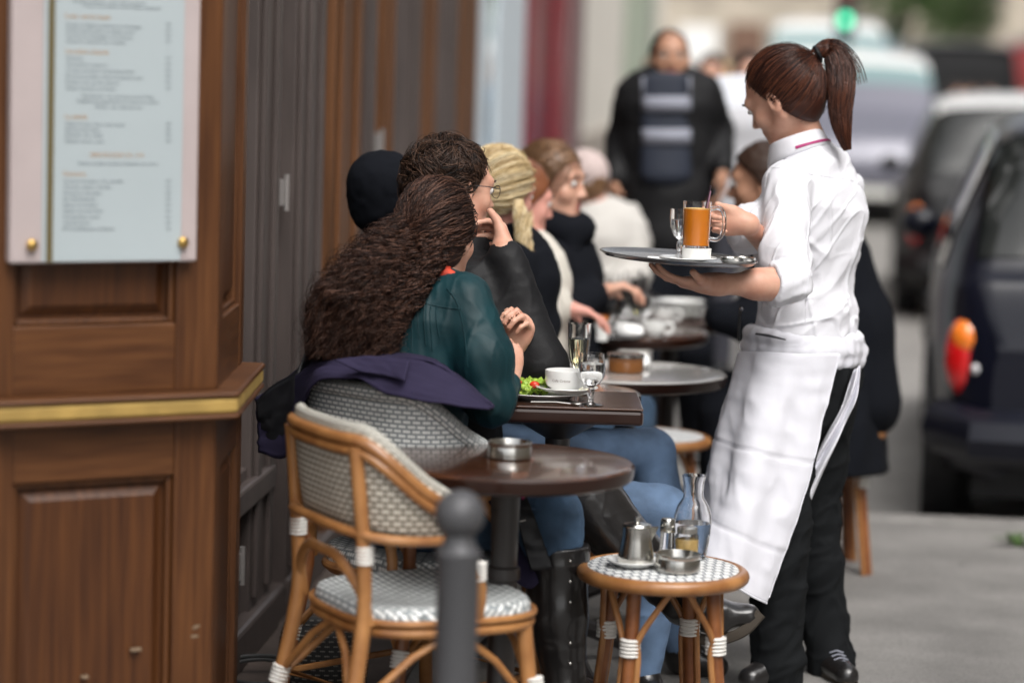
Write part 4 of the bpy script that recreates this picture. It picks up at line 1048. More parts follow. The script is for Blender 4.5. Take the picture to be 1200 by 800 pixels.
cdl = at('sauce_pot', 'small orange topped pot on the far crowded table', 'pot', 703, .7405, 7.95); lathe_obj('jar', [(0, 0), (.025, 0), (.025, .05), (.02, .06)], CHINA, cdl); lathe_obj('lid', [(.021, .0605), (.024, .061), (.024, .078), (0, .08)], mat('orange_lid', (.7, .22, .04), rough=.4), cdl)
saucer('white saucer at the left end of the far table', 662, .7405, 7.75, .07)
cup('white cup behind the round wine table edge', 750, .7405, 8.9, .04, .05)

NAPK = mat('paper_napkin', (.85, .85, .84), rough=.9)
for k, (px, d, z0, lab) in enumerate(((708, 8.5, .7405, 'crumpled white napkin left of the crowded glasses'), (735, 8.05, .7405, 'crumpled white napkin in front of the crowded glasses'), (752, 8.6, .7405, 'crumpled white napkin right of the crowded glasses'), (742, 7.3, .7305, 'crumpled white napkin beside the brown ashtray'))):
    nk_ = at('napkin', lab, 'napkin', px, z0, d); q = MB(); q.ell((0, 0, .018), (.05, .04, .02), 18)
    for i in range(len(q.v)): v = np.array(q.v[i]); q.v[i] = tuple(v * (1 + .35 * float(vnoise(v[None] * 1.0, 45, k)[0])))
    q.build('paper', NAPK, nk_, local=True)
cup('white cup standing behind the crowd of glasses', 722, .7405, 8.62, .042, .055)
cup('white cup between the pile of plates and the glasses', 776, .7405, 8.55, .04, .05)
for k, (px, d) in enumerate(((684, 8.25), (731, 8.1), (746, 8.4), (757, 8.15), (716, 8.45))):
    stem_glass('stemmed_glass', 'clear stemmed glass among the blurred glasses on the crowded far table', 'glass', px, .7405, d, GOBLET if k % 2 else FLUTE, .09, None, group='glasses crowded on the far table')

# wicker bag on the floor
bgp = G(378, 0, 6.5); wb = empty('wicker_bag', bgp); tag(wb, 'grey patterned wicker bag on the floor behind the empty armchair', 'bag')
WBAG = weave('woven_bag', (.34, .32, .29), (.04, .04, .04), .02, .012, .005)
rows = []; uv = []
for zz, k in ((0, .9), (.01, 1), (.06, 1.04), (.12, 1.0), (.16, .9)):
    rows.append([(.11 * k * cos(a), .075 * k * sin(a), zz) for a in np.linspace(0, 2 * pi, 32, endpoint=False)]); uv.append([(a * .1, zz) for a in np.linspace(0, 2 * pi, 32, endpoint=False)])
q = MB(); q.grid(rows, uv, closed=True); q.build('basket', WBAG, wb, local=True, solid=.005)
q = MB(); q.tube([(.105 * cos(a) - .16, .07 * sin(a), .03 + .02 * sin(a)) for a in np.linspace(0, 2 * pi, 28, endpoint=False)], .006, 8, closed=True); q.tube([(.09 * cos(a) - .16, .06 * sin(a), .024 + .018 * sin(a)) for a in np.linspace(0, 2 * pi, 28, endpoint=False)], .005, 8, closed=True); q.build('flap_rim', WBAG, wb, local=True)

# ================================================================ tray
TZ = 1.105
TRAYM = mat('tray_metal', (.16, .16, .165), rough=.25, metal=.6, coat=.4); TRAYT = mat('tray_top', (.42, .43, .44), rough=.22, metal=.6)
tp = W(795, 305, 6.25); tray = empty('serving_tray', tp); tag(tray, 'dark round serving tray balanced on the waitress\'s left hand', 'tray')
tray.rotation_euler = (0, radians(2.6), 0)
lathe_obj('tray', [(0, 0), (.170, 0), (.182, .002), (.190, .010), (.194, .011), (.194, .013), (.188, .013), (.178, .005), (.168, .0035), (0, .0035)], TRAYM, tray, n=72)
lathe_obj('tray_mat', [(0, .0045), (.166, .0042)], TRAYT, tray, n=72)
def on_tray(name, label, cat, px, d, dz=.0048):
    p = W(px, 305, d); lx, ly = p[0] - tp[0], p[1] - tp[1]
    e = empty(name, (p[0], p[1], tp[2] - lx * math.tan(radians(2.6)) + dz)); tag(e, label, cat); return e
sc_ = on_tray('tray_saucer', 'white saucer on the tray beneath the juice mug', 'saucer', 806, 6.19); lathe_obj('dish', [(0, .002), (.04, 0), (.045, .002), (.070, .008), (.0695, .010), (.04, .005), (0, .004)], CHINA, sc_)
cb = on_tray('white_cup', 'white cup like stand under the orange juice mug', 'cup', 816, 6.19, .0105); lathe_obj('bowl', [(0, 0), (.034, 0), (.035, .003), (.036, .026), (.034, .027), (0, .027)], CHINA, cb)
jm = on_tray('juice_mug', 'glass mug full of orange juice held by the waitress', 'mug', 815, 6.19, .038)
lathe_obj('glass', [(0, 0.001), (.0315, 0), (.033, .003), (.034, .112), (.0325, .112), (.0315, .006), (0, .005)], GLASS, jm)
lathe_obj('juice', [(0, .0055), (.0313, .0065), (.0322, .093), (0, .093)], JUICE, jm)
lathe_obj('froth', [(0, .0935), (.0318, .0932), (.0318, .0955), (.02, .0962), (0, .0958)], mat('juice_froth', (1.0, .62, .22), rough=.7), jm)
q = MB(); q.tube(spline([(.033, 0, .095), (.055, 0, .096), (.066, 0, .075), (.064, 0, .04), (.052, 0, .022), (.032, 0, .022)], 24), .0055, 10); q.build('handle', GLASS, jm, local=True)
gw = on_tray('water_glass', 'small stemmed glass of water at the left of the juice', 'glass', 796, 6.30, .0048)
q0 = stem_glass; inner = [(.0048, .042), (.016, .052), (.0245, .075), (.0265, .095), (.0255, .118)]
lathe_obj('glass', GOBLET[0] + inner + [(r - .0012, z_) for r, z_ in inner[::-1]] + [(0, .043)], GLASS, gw); lathe_obj('drink', [(0, .0435), (.0145, .052), (.023, .075), (.0248, .092), (0, .092)], WATER, gw)
STRAW = mat('dark_straw', (.03, .015, .025), rough=.3); 
for (dx, lab) in ((0, 'dark straw leaning in the juice mug'), (1, 'second straw in the juice mug with a pale end')):
    st_ = empty('drinking_straw', np.array(jm.location) + [.006 + .004 * dx, 0, .02]); tag(st_, lab, 'straw')
    q = MB(); q.tube([(0, 0, 0), (.020 + .004 * (1 - dx), .0, .118 + .012 * (1 - dx))], .0022, 8); q.build('tube', STRAW if dx == 0 else mat('mauve_straw', (.30, .16, .22), rough=.3), st_, local=True)
for px, d in ((858, 6.22), (872, 6.26)):
    e = on_tray('metal_dish', 'small steel dish on the tray %s the waitress\'s forearm' % ('near' if px > 865 else 'left of the other one by'), 'dish', px, d); lathe_obj('dish', [(0, .001), (.022, 0), (.028, .006), (.029, .014), (.027, .014), (.02, .004), (0, .003)], STEEL, e)
nap = on_tray('folded_napkin', 'thin white folded napkin on the left of the tray', 'napkin', 778, 6.2); q = MB(); q.box(-.04, .03, -.03, .03, 0, .003); q.build('napkin', mat('paper_white', (.8, .8, .8), rough=.9), nap, local=True, bevel=.001, smooth=False)
# ================================================================ people
SKIN = mat('skin', (.60, .34, .245), rough=.48, sss=.14, col2=(.50, .24, .165), vscale=22, thresh=(.25, .6), bump=.12, bscale=320)
SKINP = mat('skin_pink', (.62, .30, .24), rough=.5, sss=.12); SKIND = mat('skin_tan', (.42, .22, .14), rough=.5)
LIP = mat('lips', (.42, .13, .11), rough=.4)
HAIRW = mat('hair_auburn', (.040, .013, .008), rough=.45, spec=.4); HW = [HAIRW, mat('hair_auburn_light', (.12, .038, .018), rough=.4, spec=.5), mat('hair_auburn_deep', (.016, .006, .005), rough=.45, spec=.4)]; HAIRA = mat('hair_dark_brown', (.030, .014, .010), rough=.55, spec=.3); HA = [HAIRA, mat('hair_brown_light', (.095, .044, .028), rough=.45, spec=.4), mat('hair_brown_deep', (.014, .007, .005), rough=.5, spec=.3)]
HAIRC = mat('hair_black_brown', (.034, .018, .012), rough=.5, spec=.35); HC = [HAIRC, mat('hair_black_brown_light', (.085, .045, .028), rough=.45, spec=.4), mat('hair_black_deep', (.008, .006, .005), rough=.5, spec=.3)]; BLONDE = mat('hair_blonde', (.66, .50, .26), rough=.5); BL = [BLONDE, mat('hair_pale_blonde', (.80, .68, .45), rough=.45), mat('hair_dark_blonde', (.34, .22, .10), rough=.5)]; BRUN = mat('hair_light_brown', (.17, .09, .045), rough=.45, var=.3, vscale=60); REDH = mat('hair_red_brown', (.20, .07, .03), rough=.45, var=.3)
SHIRT = mat('white_shirt', (.68, .68, .72), rough=.75, bump=.30, bscale=28); APRON = mat('white_apron', (.66, .66, .71), rough=.85, bump=.30, bscale=24)
TROU = mat('black_trousers', (.008, .009, .010), rough=.85, spec=.15, bump=.15, bscale=200); TEALC = mat('teal_blouse', (.004, .027, .033), rough=.55, var=.25, vscale=10, spec=.3)
JACK = mat('black_jacket', (.009, .009, .010), rough=.6, spec=.25, bump=.15, bscale=90); COATN = mat('navy_coat_cloth', (.022, .018, .042), rough=.85, spec=.2, var=.15, vscale=6); COATL = mat('coat_lining', (.006, .006, .008), rough=.45)
JEAN = mat('jeans', (.040, .078, .135), rough=.85, var=.5, vscale=7, bump=.35, bscale=500, detail=8); JEANL = mat('jeans_light', (.085, .135, .22), rough=.85, var=.45, vscale=7, bump=.3, bscale=500, detail=8)
LEATH = mat('black_leather', (.012, .011, .011), rough=.28, coat=.4, bump=.25, bscale=60); MAG = mat('magenta', (.35, .008, .12), rough=.5); SCARF = mat('red_scarf', (.55, .05, .02), rough=.7, var=.3, vscale=60)
BLACKC = mat('black_coat', (.006, .007, .010), rough=.9, spec=.12, bump=.1, bscale=150); KNIT = mat('cream_knit', (.55, .52, .46), rough=.9, bump=.4, bscale=120); WHITEJ = mat('white_jacket', (.52, .50, .47), rough=.8)
GREYR = mat('reflective_grey', (.24, .25, .30), rough=.6); NAVYV = mat('navy_vest', (.015, .02, .035), rough=.7); EYEM = mat('eye_white', (.75, .73, .7), rough=.15); IRIS = mat('iris', (.05, .03, .02), rough=.1)
BROWNL = mat('brown_leather', (.055, .016, .010), rough=.3, coat=.5); SOLE = mat('sole', (.05, .04, .03), rough=.8)

def orth(f, u):
    f = nrm(f); r = nrm(np.cross(f, u)); u = np.cross(r, f); return r, f, u
def head_sdf(s, c, f, u, sc=1.0, jaw=1.0, neck=None, nr=.052):
    r, f, u = orth(f, u); A = [r, f, u]
    P = lambda x, y, z: c + sc * (x * r + y * f + z * u)
    s.ell(P(0, -.012, .030), A, np.array([.074, .094, .084]) * sc, .02)
    s.ell(P(0, .030, -.030), A, np.array([.057, .058, .082]) * sc, .03)
    s.ell(P(0, .058, -.092), A, np.array([.028 * jaw, .026, .022]) * sc, .03)
    for x in (-1, 1):
        s.cone(P(x * .056, .0, -.045), P(x * .022, .056, -.094), .018 * sc, .016 * sc, .025)
        s.ell(P(x * .040, .056, -.028), A, np.array([.022, .022, .024]) * sc, .02)
        s.ell(P(x * .077, -.006, -.012), A, np.array([.009, .017, .031]) * sc, .008)
        s.ell(P(x * .084, -.004, -.008), A, np.array([.006, .009, .017]) * sc, .006, sub=True)
        s.ell(P(x * .031, .098, .004), A, np.array([.017, .014, .011]) * sc, .012, sub=True)
    s.cone(P(-.036, .074, .022), P(.036, .074, .022), .012 * sc, .012 * sc, .02)
    s.cone(P(0, .084, .004), P(0, .103, -.030), .006 * sc, .0095 * sc, .012)
    for x in (-1, 1): s.ball(P(x * .011, .094, -.034), .008 * sc, .008)
    s.cone(P(-.017, .080, -.057), P(.017, .080, -.057), .0075 * sc, .0075 * sc, .006)
    s.cone(P(-.014, .079, -.068), P(.014, .079, -.068), .008 * sc, .008 * sc, .006)
    if neck is not None: s.cone(P(0, -.022, -.05), neck, nr * sc, nr * 1.08 * sc, .035)
    return P, (r, f, u)
def hand_sdf(s, w, d, pn, th, curl=(.3, .35, .3), sc=1.0, spread=.06, thumb=(.6, .7, .3), tcurl=.3, fanc=(1, 1, 1, 1)):
    """w wrist, d pointing along the hand, pn the way the palm faces, th towards the thumb"""
    d = nrm(d); pn = nrm(pn - d * np.dot(pn, d)); th0 = np.cross(d, pn); th = th0 if np.dot(th0, th) > 0 else -th0
    s.ell(w + d * .048 * sc, [th, d, pn], np.array([.040, .052, .0165]) * sc, .018)
    s.cone(w - d * .01, w + d * .03, .026 * sc, .024 * sc, .02)
    Ls = ((.040, .025, .020), (.045, .028, .021), (.042, .026, .021), (.033, .020, .018))
    for i, Lf in enumerate(Ls):
        o = (.028, .0095, -.0095, -.027)[i]
        p = w + d * (.088 - .006 * abs(i - 1.2)) * sc + th * o * sc
        dr = nrm(d + th * (1.2 - i) * spread); a = 0
        rr = (.0092, .0095, .009, .0078)[i] * sc
        s.cone(w + d * .05 * sc + th * o * .8 * sc, p, .012 * sc, rr * 1.05, .012)
        for q_, L_ in enumerate(Lf):
            a += curl[q_] * fanc[i] * 2.2; v = dr * cos(a) + pn * sin(a); p2 = p + v * L_ * sc
            s.cone(p, p2, rr * (1 - .08 * q_), rr * (1 - .08 * (q_ + 1)), .0035); p = p2
    p = w + d * .022 * sc + th * .024 * sc; v = nrm(d * thumb[0] + th * thumb[1] + pn * thumb[2])
    s.cone(w + d * .02, p + v * .02 * sc, .016 * sc, .014 * sc, .015)
    p2 = p + v * .045 * sc; v2 = nrm(v * (1 - tcurl) + d * .5 * tcurl + pn * tcurl); p3 = p2 + v2 * .03 * sc
    s.cone(p, p2, .0135 * sc, .0115 * sc, .01); s.cone(p2, p3, .0112 * sc, .0095 * sc, .005)
def torso(s, secs, S, off=0, k=.04):
    for (a, r0), (b, r1) in zip(secs[:-1], secs[1:]):
        s.ec(a, b, S, (r0[0] + off, r0[1] + off), (r1[0] + off, r1[1] + off), k)
def arm(s, sh, el, wr, off=0, r=(.050, .041, .026), t=2.0, k=.03, flat=False):
    """t: how far the sleeve reaches: 1 = elbow, 2 = wrist"""
    if t <= 1: s.cone(sh, lerp(sh, el, t), r[0] + off, r[0] + (r[1] - r[0]) * t + off, k); return
    s.cone(sh, el, r[0] + off, r[1] + off, k)
    t -= 1
    s.cone(el, lerp(el, wr, t), r[1] + off, r[1] + (r[2] - r[1]) * t + off, k)
def leg(s, hip, kn, an, off=0, r=(.082, .056, .038), k=.03, calf=True):
    s.cone(hip, kn, r[0] + off, r[1] + off, k); s.cone(kn, an, r[1] + off, r[2] + off, k)
    if calf:
        v = nrm(an - kn); s.cone(lerp(kn, an, .15), lerp(kn, an, .45), r[1] * .9 + off, r[1] * .95 + off, k)
def foot(s, an, toe, off=0):
    s.cone(an, an - [0, 0, max(0.0, min(.04, an[2] - .05))], .038 + off, .038 + off, .03); s.cone(an - [0, 0, .03], toe, .036 + off, .026 + off, .03)
def eyes(P, ax, sc, parent):
    for x in (-1, 1):
        q = MB(); c = P(x * .031, .0775, .004); q.ell((0, 0, 0), (.0115 * sc,) * 3, 14)
        for i in range(len(q.v)): q.v[i] = tuple(np.array(q.v[i]) + c)
        e = q.build('eye', EYEM, parent)
        q = MB(); c2 = P(x * .031, .0775 + .0085, .003); q.ell((0, 0, 0), (.0058 * sc,) * 3, 12)
        for i in range(len(q.v)): q.v[i] = tuple(np.array(q.v[i]) + c2)
        ir = q.build('iris', IRIS, None); 
        ir.data.transform(Matrix.Translation(-Vector(parent.location))); ir.parent = e
        q = MB(); q.tube([P(x * .016, .092, .022), P(x * .03, .094, .028), P(x * .046, .084, .024)], [.0022, .003, .0015], 6); q.build('eyebrow', HAIRC, parent)
def lipfn(P, sc):
    a, b = P(0, .083, -.058), P(0, .083, -.067)
    def fn(C): return (np.minimum(np.linalg.norm((C - a) / [1, 1, .55], axis=1), np.linalg.norm((C - b) / [1, 1, .55], axis=1)) < .017 * sc).astype(int)
    return fn
def cap_sdf(c, ax, sc, puff=.008, cut=.018, n=(.75, -.65), k=.008):
    r, f, u = ax; s = SDF(); A = [r, f, u]
    P = lambda x, y, z: c + sc * (x * r + y * f + z * u)
    s.ell(P(0, -.018, .015), A, (np.array([.074, .096, .098])) * sc + puff, .02)
    s.ell(P(0, -.040, -.040), A, (np.array([.052, .042, .050])) * sc + puff, .03)
    nn = nrm(f * n[0] + u * n[1]); s.ell(c + nn * (1.0 + cut * sc), np.eye(3), (1, 1, 1), k, sub=True)
    return s
def fold(amp, sc, dirv, seed=0, along=.25):
    d = nrm(dirv)
    def fn(V):
        Q = V - (V @ d)[:, None] * d * (1 - along)
        return amp * (ridged(Q, sc, seed) * .45 + .35 * vnoise(Q, sc * 1.7, seed + 3) + .40 * crease(Q, sc * 1.2, seed + 9) - .2)
    return fn
def addf(*fs):
    return lambda V: sum(f(V) for f in fs)
def hair_wrap_paths(c, ax, sc, tie, n, puff, cut=.018, nv=(.75, -.65), k=14, jitter=.0025, lift=.0):
    r, f, u = ax; rad = np.array([.074, .096, .098]) * sc + puff
    hc = c + sc * (-.018 * f + .015 * u)
    D = rng.normal(size=(n * 4, 3)); D /= np.linalg.norm(D, axis=1)[:, None]
    pos = hc + (D[:, :1] * rad[0]) * r + (D[:, 1:2] * rad[1]) * f + (D[:, 2:] * rad[2]) * u
    nn = nrm(f * nv[0] + u * nv[1]); keep = ((pos - c) @ nn < cut * sc); D = D[keep][:n]
    td = np.stack([(tie - hc) @ r / rad[0], (tie - hc) @ f / rad[1], (tie - hc) @ u / rad[2]]); td = td / np.linalg.norm(td)
    out = []
    for t in np.linspace(0, 1, k):
        d = D * (1 - t) + td * t; d /= np.linalg.norm(d, axis=1)[:, None] + 1e-6
        j = 1 + lift * np.sin(pi * t) + (rng.random((len(D), 1)) - .2) * 0
        out.append(hc + (d[:, :1] * rad[0]) * r * j + (d[:, 1:2] * rad[1]) * f * j + (d[:, 2:] * rad[2]) * u * j)
    Pth = np.stack(out, 1); off = rng.normal(size=(len(D), 1, 3)) * jitter
    return Pth + off + .0015 * np.stack([vnoise(Pth, 30, q) for q in range(3)], -1)
def bundle_paths(C, R, n, k=26, wav=0.0, wl=.035, seed=0, taper=True, spreadlen=.25, flat=None):
    """strands along the centreline C with bundle radius R(t)"""
    Cs = spline(C, 60); Rs = np.interp(np.linspace(0, 1, 60), np.linspace(0, 1, len(R)), R)
    T = np.gradient(Cs, axis=0); T /= np.linalg.norm(T, axis=1)[:, None]
    N1 = np.cross(T, RT); N1 /= np.linalg.norm(N1, axis=1)[:, None]; N2 = np.cross(T, N1)
    g = np.random.default_rng(seed)
    a = g.random(n) * 2 * pi; q = np.sqrt(g.random(n)) * .98; x, y = q * np.cos(a), q * np.sin(a)
    L = 1 - spreadlen * g.random(n) ** 2; ph = g.random(n) * 6.28; wls = wl * (.7 + .8 * g.random(n)); am = wav * (.5 + g.random(n))
    t = np.linspace(0, 1, k)[None] * L[:, None]
    arc = np.concatenate([[0], np.cumsum(np.linalg.norm(np.diff(Cs, axis=0), axis=1))]); tt = t * 59; i = np.clip(tt.astype(int), 0, 58); fr = (tt - i)[..., None]
    get = lambda A: A[i] * (1 - fr) + A[i + 1] * fr
    c, n1, n2 = get(Cs), get(N1), get(N2); R_ = (Rs[i] * (1 - fr[..., 0]) + Rs[i + 1] * fr[..., 0])[..., None]
    s_ = (arc[i] * (1 - fr[..., 0]) + arc[i + 1] * fr[..., 0])
    P = c + R_ * (x[:, None, None] * n1 + (y[:, None, None]) * n2 * (flat or 1))
    w = 2 * pi * s_ / wls[:, None] + ph[:, None]
    ramp = np.minimum(1, t * 5)
    P += (am[:, None] * np.cos(w) * ramp)[..., None] * n1 + (am[:, None] * np.sin(w) * ramp)[..., None] * n2
    P += .006 * (R_ / .05) * np.stack([vnoise(P, 14, q) for q in range(3)], -1)
    return P
def curl_clumps(C, R, nc, per, k=46, amp=.010, wl=.05, seed=0, spreadlen=.35):
    base = bundle_paths(C, R, nc, k, amp, wl, seed, spreadlen=spreadlen)
    g = np.random.default_rng(seed + 50)
    off = g.normal(size=(nc, per, 1, 3)) * .0030
    tw = g.random((nc, per, 1, 1)) * .5
    t = np.linspace(0, 1, k)[None, None, :, None]
    fr = .6 + 1.4 * t * (1 - .3 * t)
    P = base[:, None] + off * fr
    P = P + .0016 * np.sin(t * 60 + tw * 12) * off / .003
    return P.reshape(nc * per, k, 3)
def person(label, base, group=None):
    e = empty('person', (base[0], base[1], 0)); tag(e, label, 'person', group); return e

# ---------------------------------------------------------------- the waitress
wt = person('waitress with a long auburn ponytail in white shirt and apron carrying the tray', G(950, 0, 6.65))
sL, sR = W(921, 217, 6.50), W(990, 224, 6.80); S = nrm(sR - sL); neck = W(946, 178, 6.66)
elL, wrL = W(928, 333, 6.33), W(838, 333, 6.26); elR, wrR = W(930, 318, 6.70), W(874, 262, 6.36)
hipL, hipR = W(922, 445, 6.60), W(968, 445, 6.76); knL, knR = W(915, 600, 6.52), W(950, 600, 6.78); anL, anR = W(910, 765, 6.55), W(968, 758, 6.80)
toeL, toeR = W(880, 795, 6.50), W(992, 792, 6.66)
secs = [(W(955, 208, 6.66), (.135, .060)), (W(952, 245, 6.66), (.150, .112)), (W(945, 290, 6.66), (.134, .108)), (W(943, 345, 6.66), (.106, .094)), (W(943, 385, 6.66), (.118, .100)), (W(944, 430, 6.67), (.150, .118))]
hc = W(917, 113, 6.64); hf, hu = Dn(-.78, -.44, .56), Dn(-.36, .93, 0)
def waitress_base(s, off=0):
    torso(s, secs, S, off)
b = SDF(); waitress_base(b)
P, ax = head_sdf(b, hc, hf, hu, 1.03, .9, neck, .044)
b.cone(neck, lerp(neck, secs[0][0], .8), .052, .07, .04)
arm(b, sL, elL, wrL, 0, (.044, .037, .024)); arm(b, sR, elR, wrR, 0, (.044, .037, .023))
b.cone(lerp(elL, wrL, .1), lerp(elL, wrL, .45), .036, .036, .03)
hand_sdf(b, wrL, Dn(-1, .06, -.05), Dn(0, 1, .1), Dn(0, .2, -1), (.10, .14, .12), .95, .10, thumb=(.6, .8, .1))
hand_sdf(b, wrR, Dn(-1, .12, -.12), Dn(-.05, -.1, -1), Dn(0, 1, 0), (.42, .45, .30), .9, .03, thumb=(.9, .25, .25), tcurl=.15, fanc=(.55, 1, 1.1, 1.2))
leg(b, hipL, knL, anL, 0, (.080, .052, .036)); leg(b, hipR, knR, anR, 0, (.080, .052, .036))
foot(b, anL, toeL, -.004); foot(b, anR, toeR, -.004)
sdf_obj('body', b, .0042, [SKIN, LIP], wt, smooth=1, matfn=lipfn(P, 1.0))
eyes(P, ax, 1.03, wt)
# shirt
s = SDF(); torso(s, secs[:5], S, .010, .05)
s.ell(W(884, 268, 6.53), [S, np.cross(S, [0, 0, 1]), [0, 0, 1]], (.078, .070, .066), .05)
s.ell(W(915, 262, 6.80), [S, np.cross(S, [0, 0, 1]), [0, 0, 1]], (.07, .062, .062), .05)
s.ec(W(958, 196, 6.65), W(957, 230, 6.66), S, (.10, .05), (.155, .08), .05)
s.cone(sL, W(922, 300, 6.38), .062, .056, .035); s.cone(W(922, 300, 6.38), elL, .056, .050, .03)
s.cone(sR, lerp(sR, elR, .95), .050, .046, .035); s.cone(elR, lerp(elR, wrR, .25), .050, .045, .02)
s.cone(lerp(elL, wrL, -.02), lerp(elL, wrL, .17), .053, .050, .006, flat=True)
s.cone(lerp(elL, wrL, .12), lerp(elL, wrL, .25), .0535, .0505, .003, flat=True)
s.ec(W(945, 372, 6.66), W(944, 394, 6.66), S, (.136, .118), (.142, .120), .02); s.cone(W(941, 180, 6.65), W(951, 200, 6.66), .060, .075, .03)
armd = nrm(elL - sL)
from mathutils.bvhtree import BVHTree
def seam(obj, pts, parent, m_, r=.0011, n=26, name='seam', off=.0):
    me = obj.data; base = np.array(parent.location); co = np.zeros(len(me.vertices) * 3); me.vertices.foreach_get('co', co); co = co.reshape(-1, 3) + base
    tr = BVHTree.FromPolygons([tuple(c) for c in co], [tuple(p.vertices) for p in me.polygons]); P_ = []
    for px, py in spline([(a, b, 0) for a, b in pts], n)[:, :2]:
        d_ = Vector(nrm(W(px, py, 1) - EYE)); h_ = tr.ray_cast(Vector(EYE), d_)
        if h_[0] is not None: P_.append(np.array(h_[0]) + np.array(h_[1]) * (.0004 + off))
    if len(P_) > 3: q = MB(); q.tube(P_, r, 6); return q.build(name, m_, parent)
def shirt_disp(V):
    z = V[:, 2]
    base = fold(.011, 11, Dn(-.3, 1, 0), 1, .2)(V) + fold(.008, 19, Dn(.7, .6, .2), 5, .22)(V)
    low = np.clip((1.16 - z) / .2, 0, 1); base += low * fold(.014, 15, Dn(1, .15, 0), 9, .35)(V)
    nearcuff = np.exp(-((V - elL) ** 2).sum(1) / .09 ** 2); base += nearcuff * fold(.006, 26, Dn(1, .5, 0), 4, .5)(V)
    return base
sh_ = sdf_obj('shirt', s, .0038, SHIRT, wt, disp=shirt_disp, smooth=1)
for pts in ([(900, 196), (925, 200), (942, 222), (948, 260), (942, 300)], [(948, 204), (975, 208), (1000, 212), (1012, 222)], [(950, 305), (946, 340), (944, 380)]): seam(sh_, pts, wt, SHIRT)
# collar: a standing band folded over
def collar(parent, ctr, ax_, R0, h, m_, name='collar', open_=.55, drop=.035, tilt=None, flare=.012, a0=0):
    r_, f_, u_ = ax_; rows = []; N = 40
    for (dr, dz) in ((.0, 0), (.001, h * .6), (.003, h), (.006, h + .003), (.010, h - .002), (flare + .004, h * .45), (flare + .010, h - drop * 1.15), (flare + .002, h - drop * 1.30), (.0, h - drop * 1.34)):
        row = []
        for i in range(N):
            a = a0 + (open_ + (2 * pi - 2 * open_) * i / (N - 1)); R = R0 + dr
            e = min(i, N - 1 - i) / (N / 2); ext = 0.014 * (1 - e) ** 3 if dr > .012 else 0
            p = ctr + (R[0] if hasattr(R, '__len__') else R) * 0 + (R0 + dr) * sin(a) * r_ + (R0 * 1.0 + dr + ext) * cos(a) * f_ + (dz - ext * 1.2) * u_
            row.append(p)
        rows.append(row)
    q = MB(); q.grid(rows); return q.build(name, m_, parent, solid=.0022, sub=1, sharp=0)
cax = orth(Dn(-.80, -.28, .5), Dn(-.18, .98, .0)); collar(wt, W(938, 180, 6.645), cax, .062, .042, SHIRT, open_=.45, drop=.036)
q = MB(); q.tube([W(938, 180, 6.645) + (.0785 * sin(a)) * cax[0] + (.0785 * cos(a)) * cax[1] + (.010 - .0 * a) * cax[2] for a in np.linspace(pi * .85, pi * 1.4, 12)], .007, 8, flat=.6); q.build('magenta_neckband', MAG, wt)
# seams
q = MB(); yk = [W(952 + 44 * t, 222 + 3 * t, 6.66) for t in np.linspace(-1, 1, 10)]
# trousers
s = SDF(); torso(s, secs[4:], S, .006); s.ec(W(944, 440, 6.67), W(944, 470, 6.67), S, (.155, .115), (.15, .11), .04)
leg(s, hipL, knL, anL, .014, (.080, .056, .045)); leg(s, hipR, knR, anR, .014, (.080, .056, .045))
s.cone(lerp(knL, anL, .85), W(912, 792, 6.55), .062, .066, .02); s.cone(lerp(knR, anR, .8), W(974, 782, 6.79), .058, .062, .02)
sdf_obj('trousers', s, .006, TROU, wt, disp=addf(fold(.013, 12, Dn(1, .35, 0), 2, .25), fold(.007, 26, Dn(.6, .9, 0), 7, .35)), smooth=2)
for an, toe in ((anL, toeL), (anR, toeR)):
    s = SDF(); s.cone(an - [0, 0, .035], toe, .042, .033, .03); s.cone(an - [0, 0, .0], an - [0, 0, .05], .04, .042, .03); s.ell(toe - [0, 0, .035], np.eye(3), (.3, .3, .022), .003, sub=True)
    o = sdf_obj('shoe', s, .005, LEATH, wt)
    q = MB(); v = nrm((toe - an) * [1, 1, 0]); a_ = an - v * .035; sd_ = np.cross(v, [0, 0, 1]); 
    rows = [[(*(a_ + (toe + v * .035 - a_) * t + sd_ * sg * .036 * (.4 + .6 * sin(pi * min(1, .25 + t * .7))))[:2], z) for t in np.linspace(0, 1, 9)] for sg, z in ((-1, .002), (-1, .016), (1, .016), (1, .002))]
    q.grid(rows); q.build('sole', SOLE, wt)
for k in range(4):
    q = MB(); t_ = lerp(anR - [0, 0, .02], toeR, .50 + .11 * k) + [0, 0, .034 - .003 * k]; q.tube([t_ - RT * .018, t_ + [0, 0, .006], t_ + RT * .018], .0022, 6); q.build('shoelace', GREYR, wt)
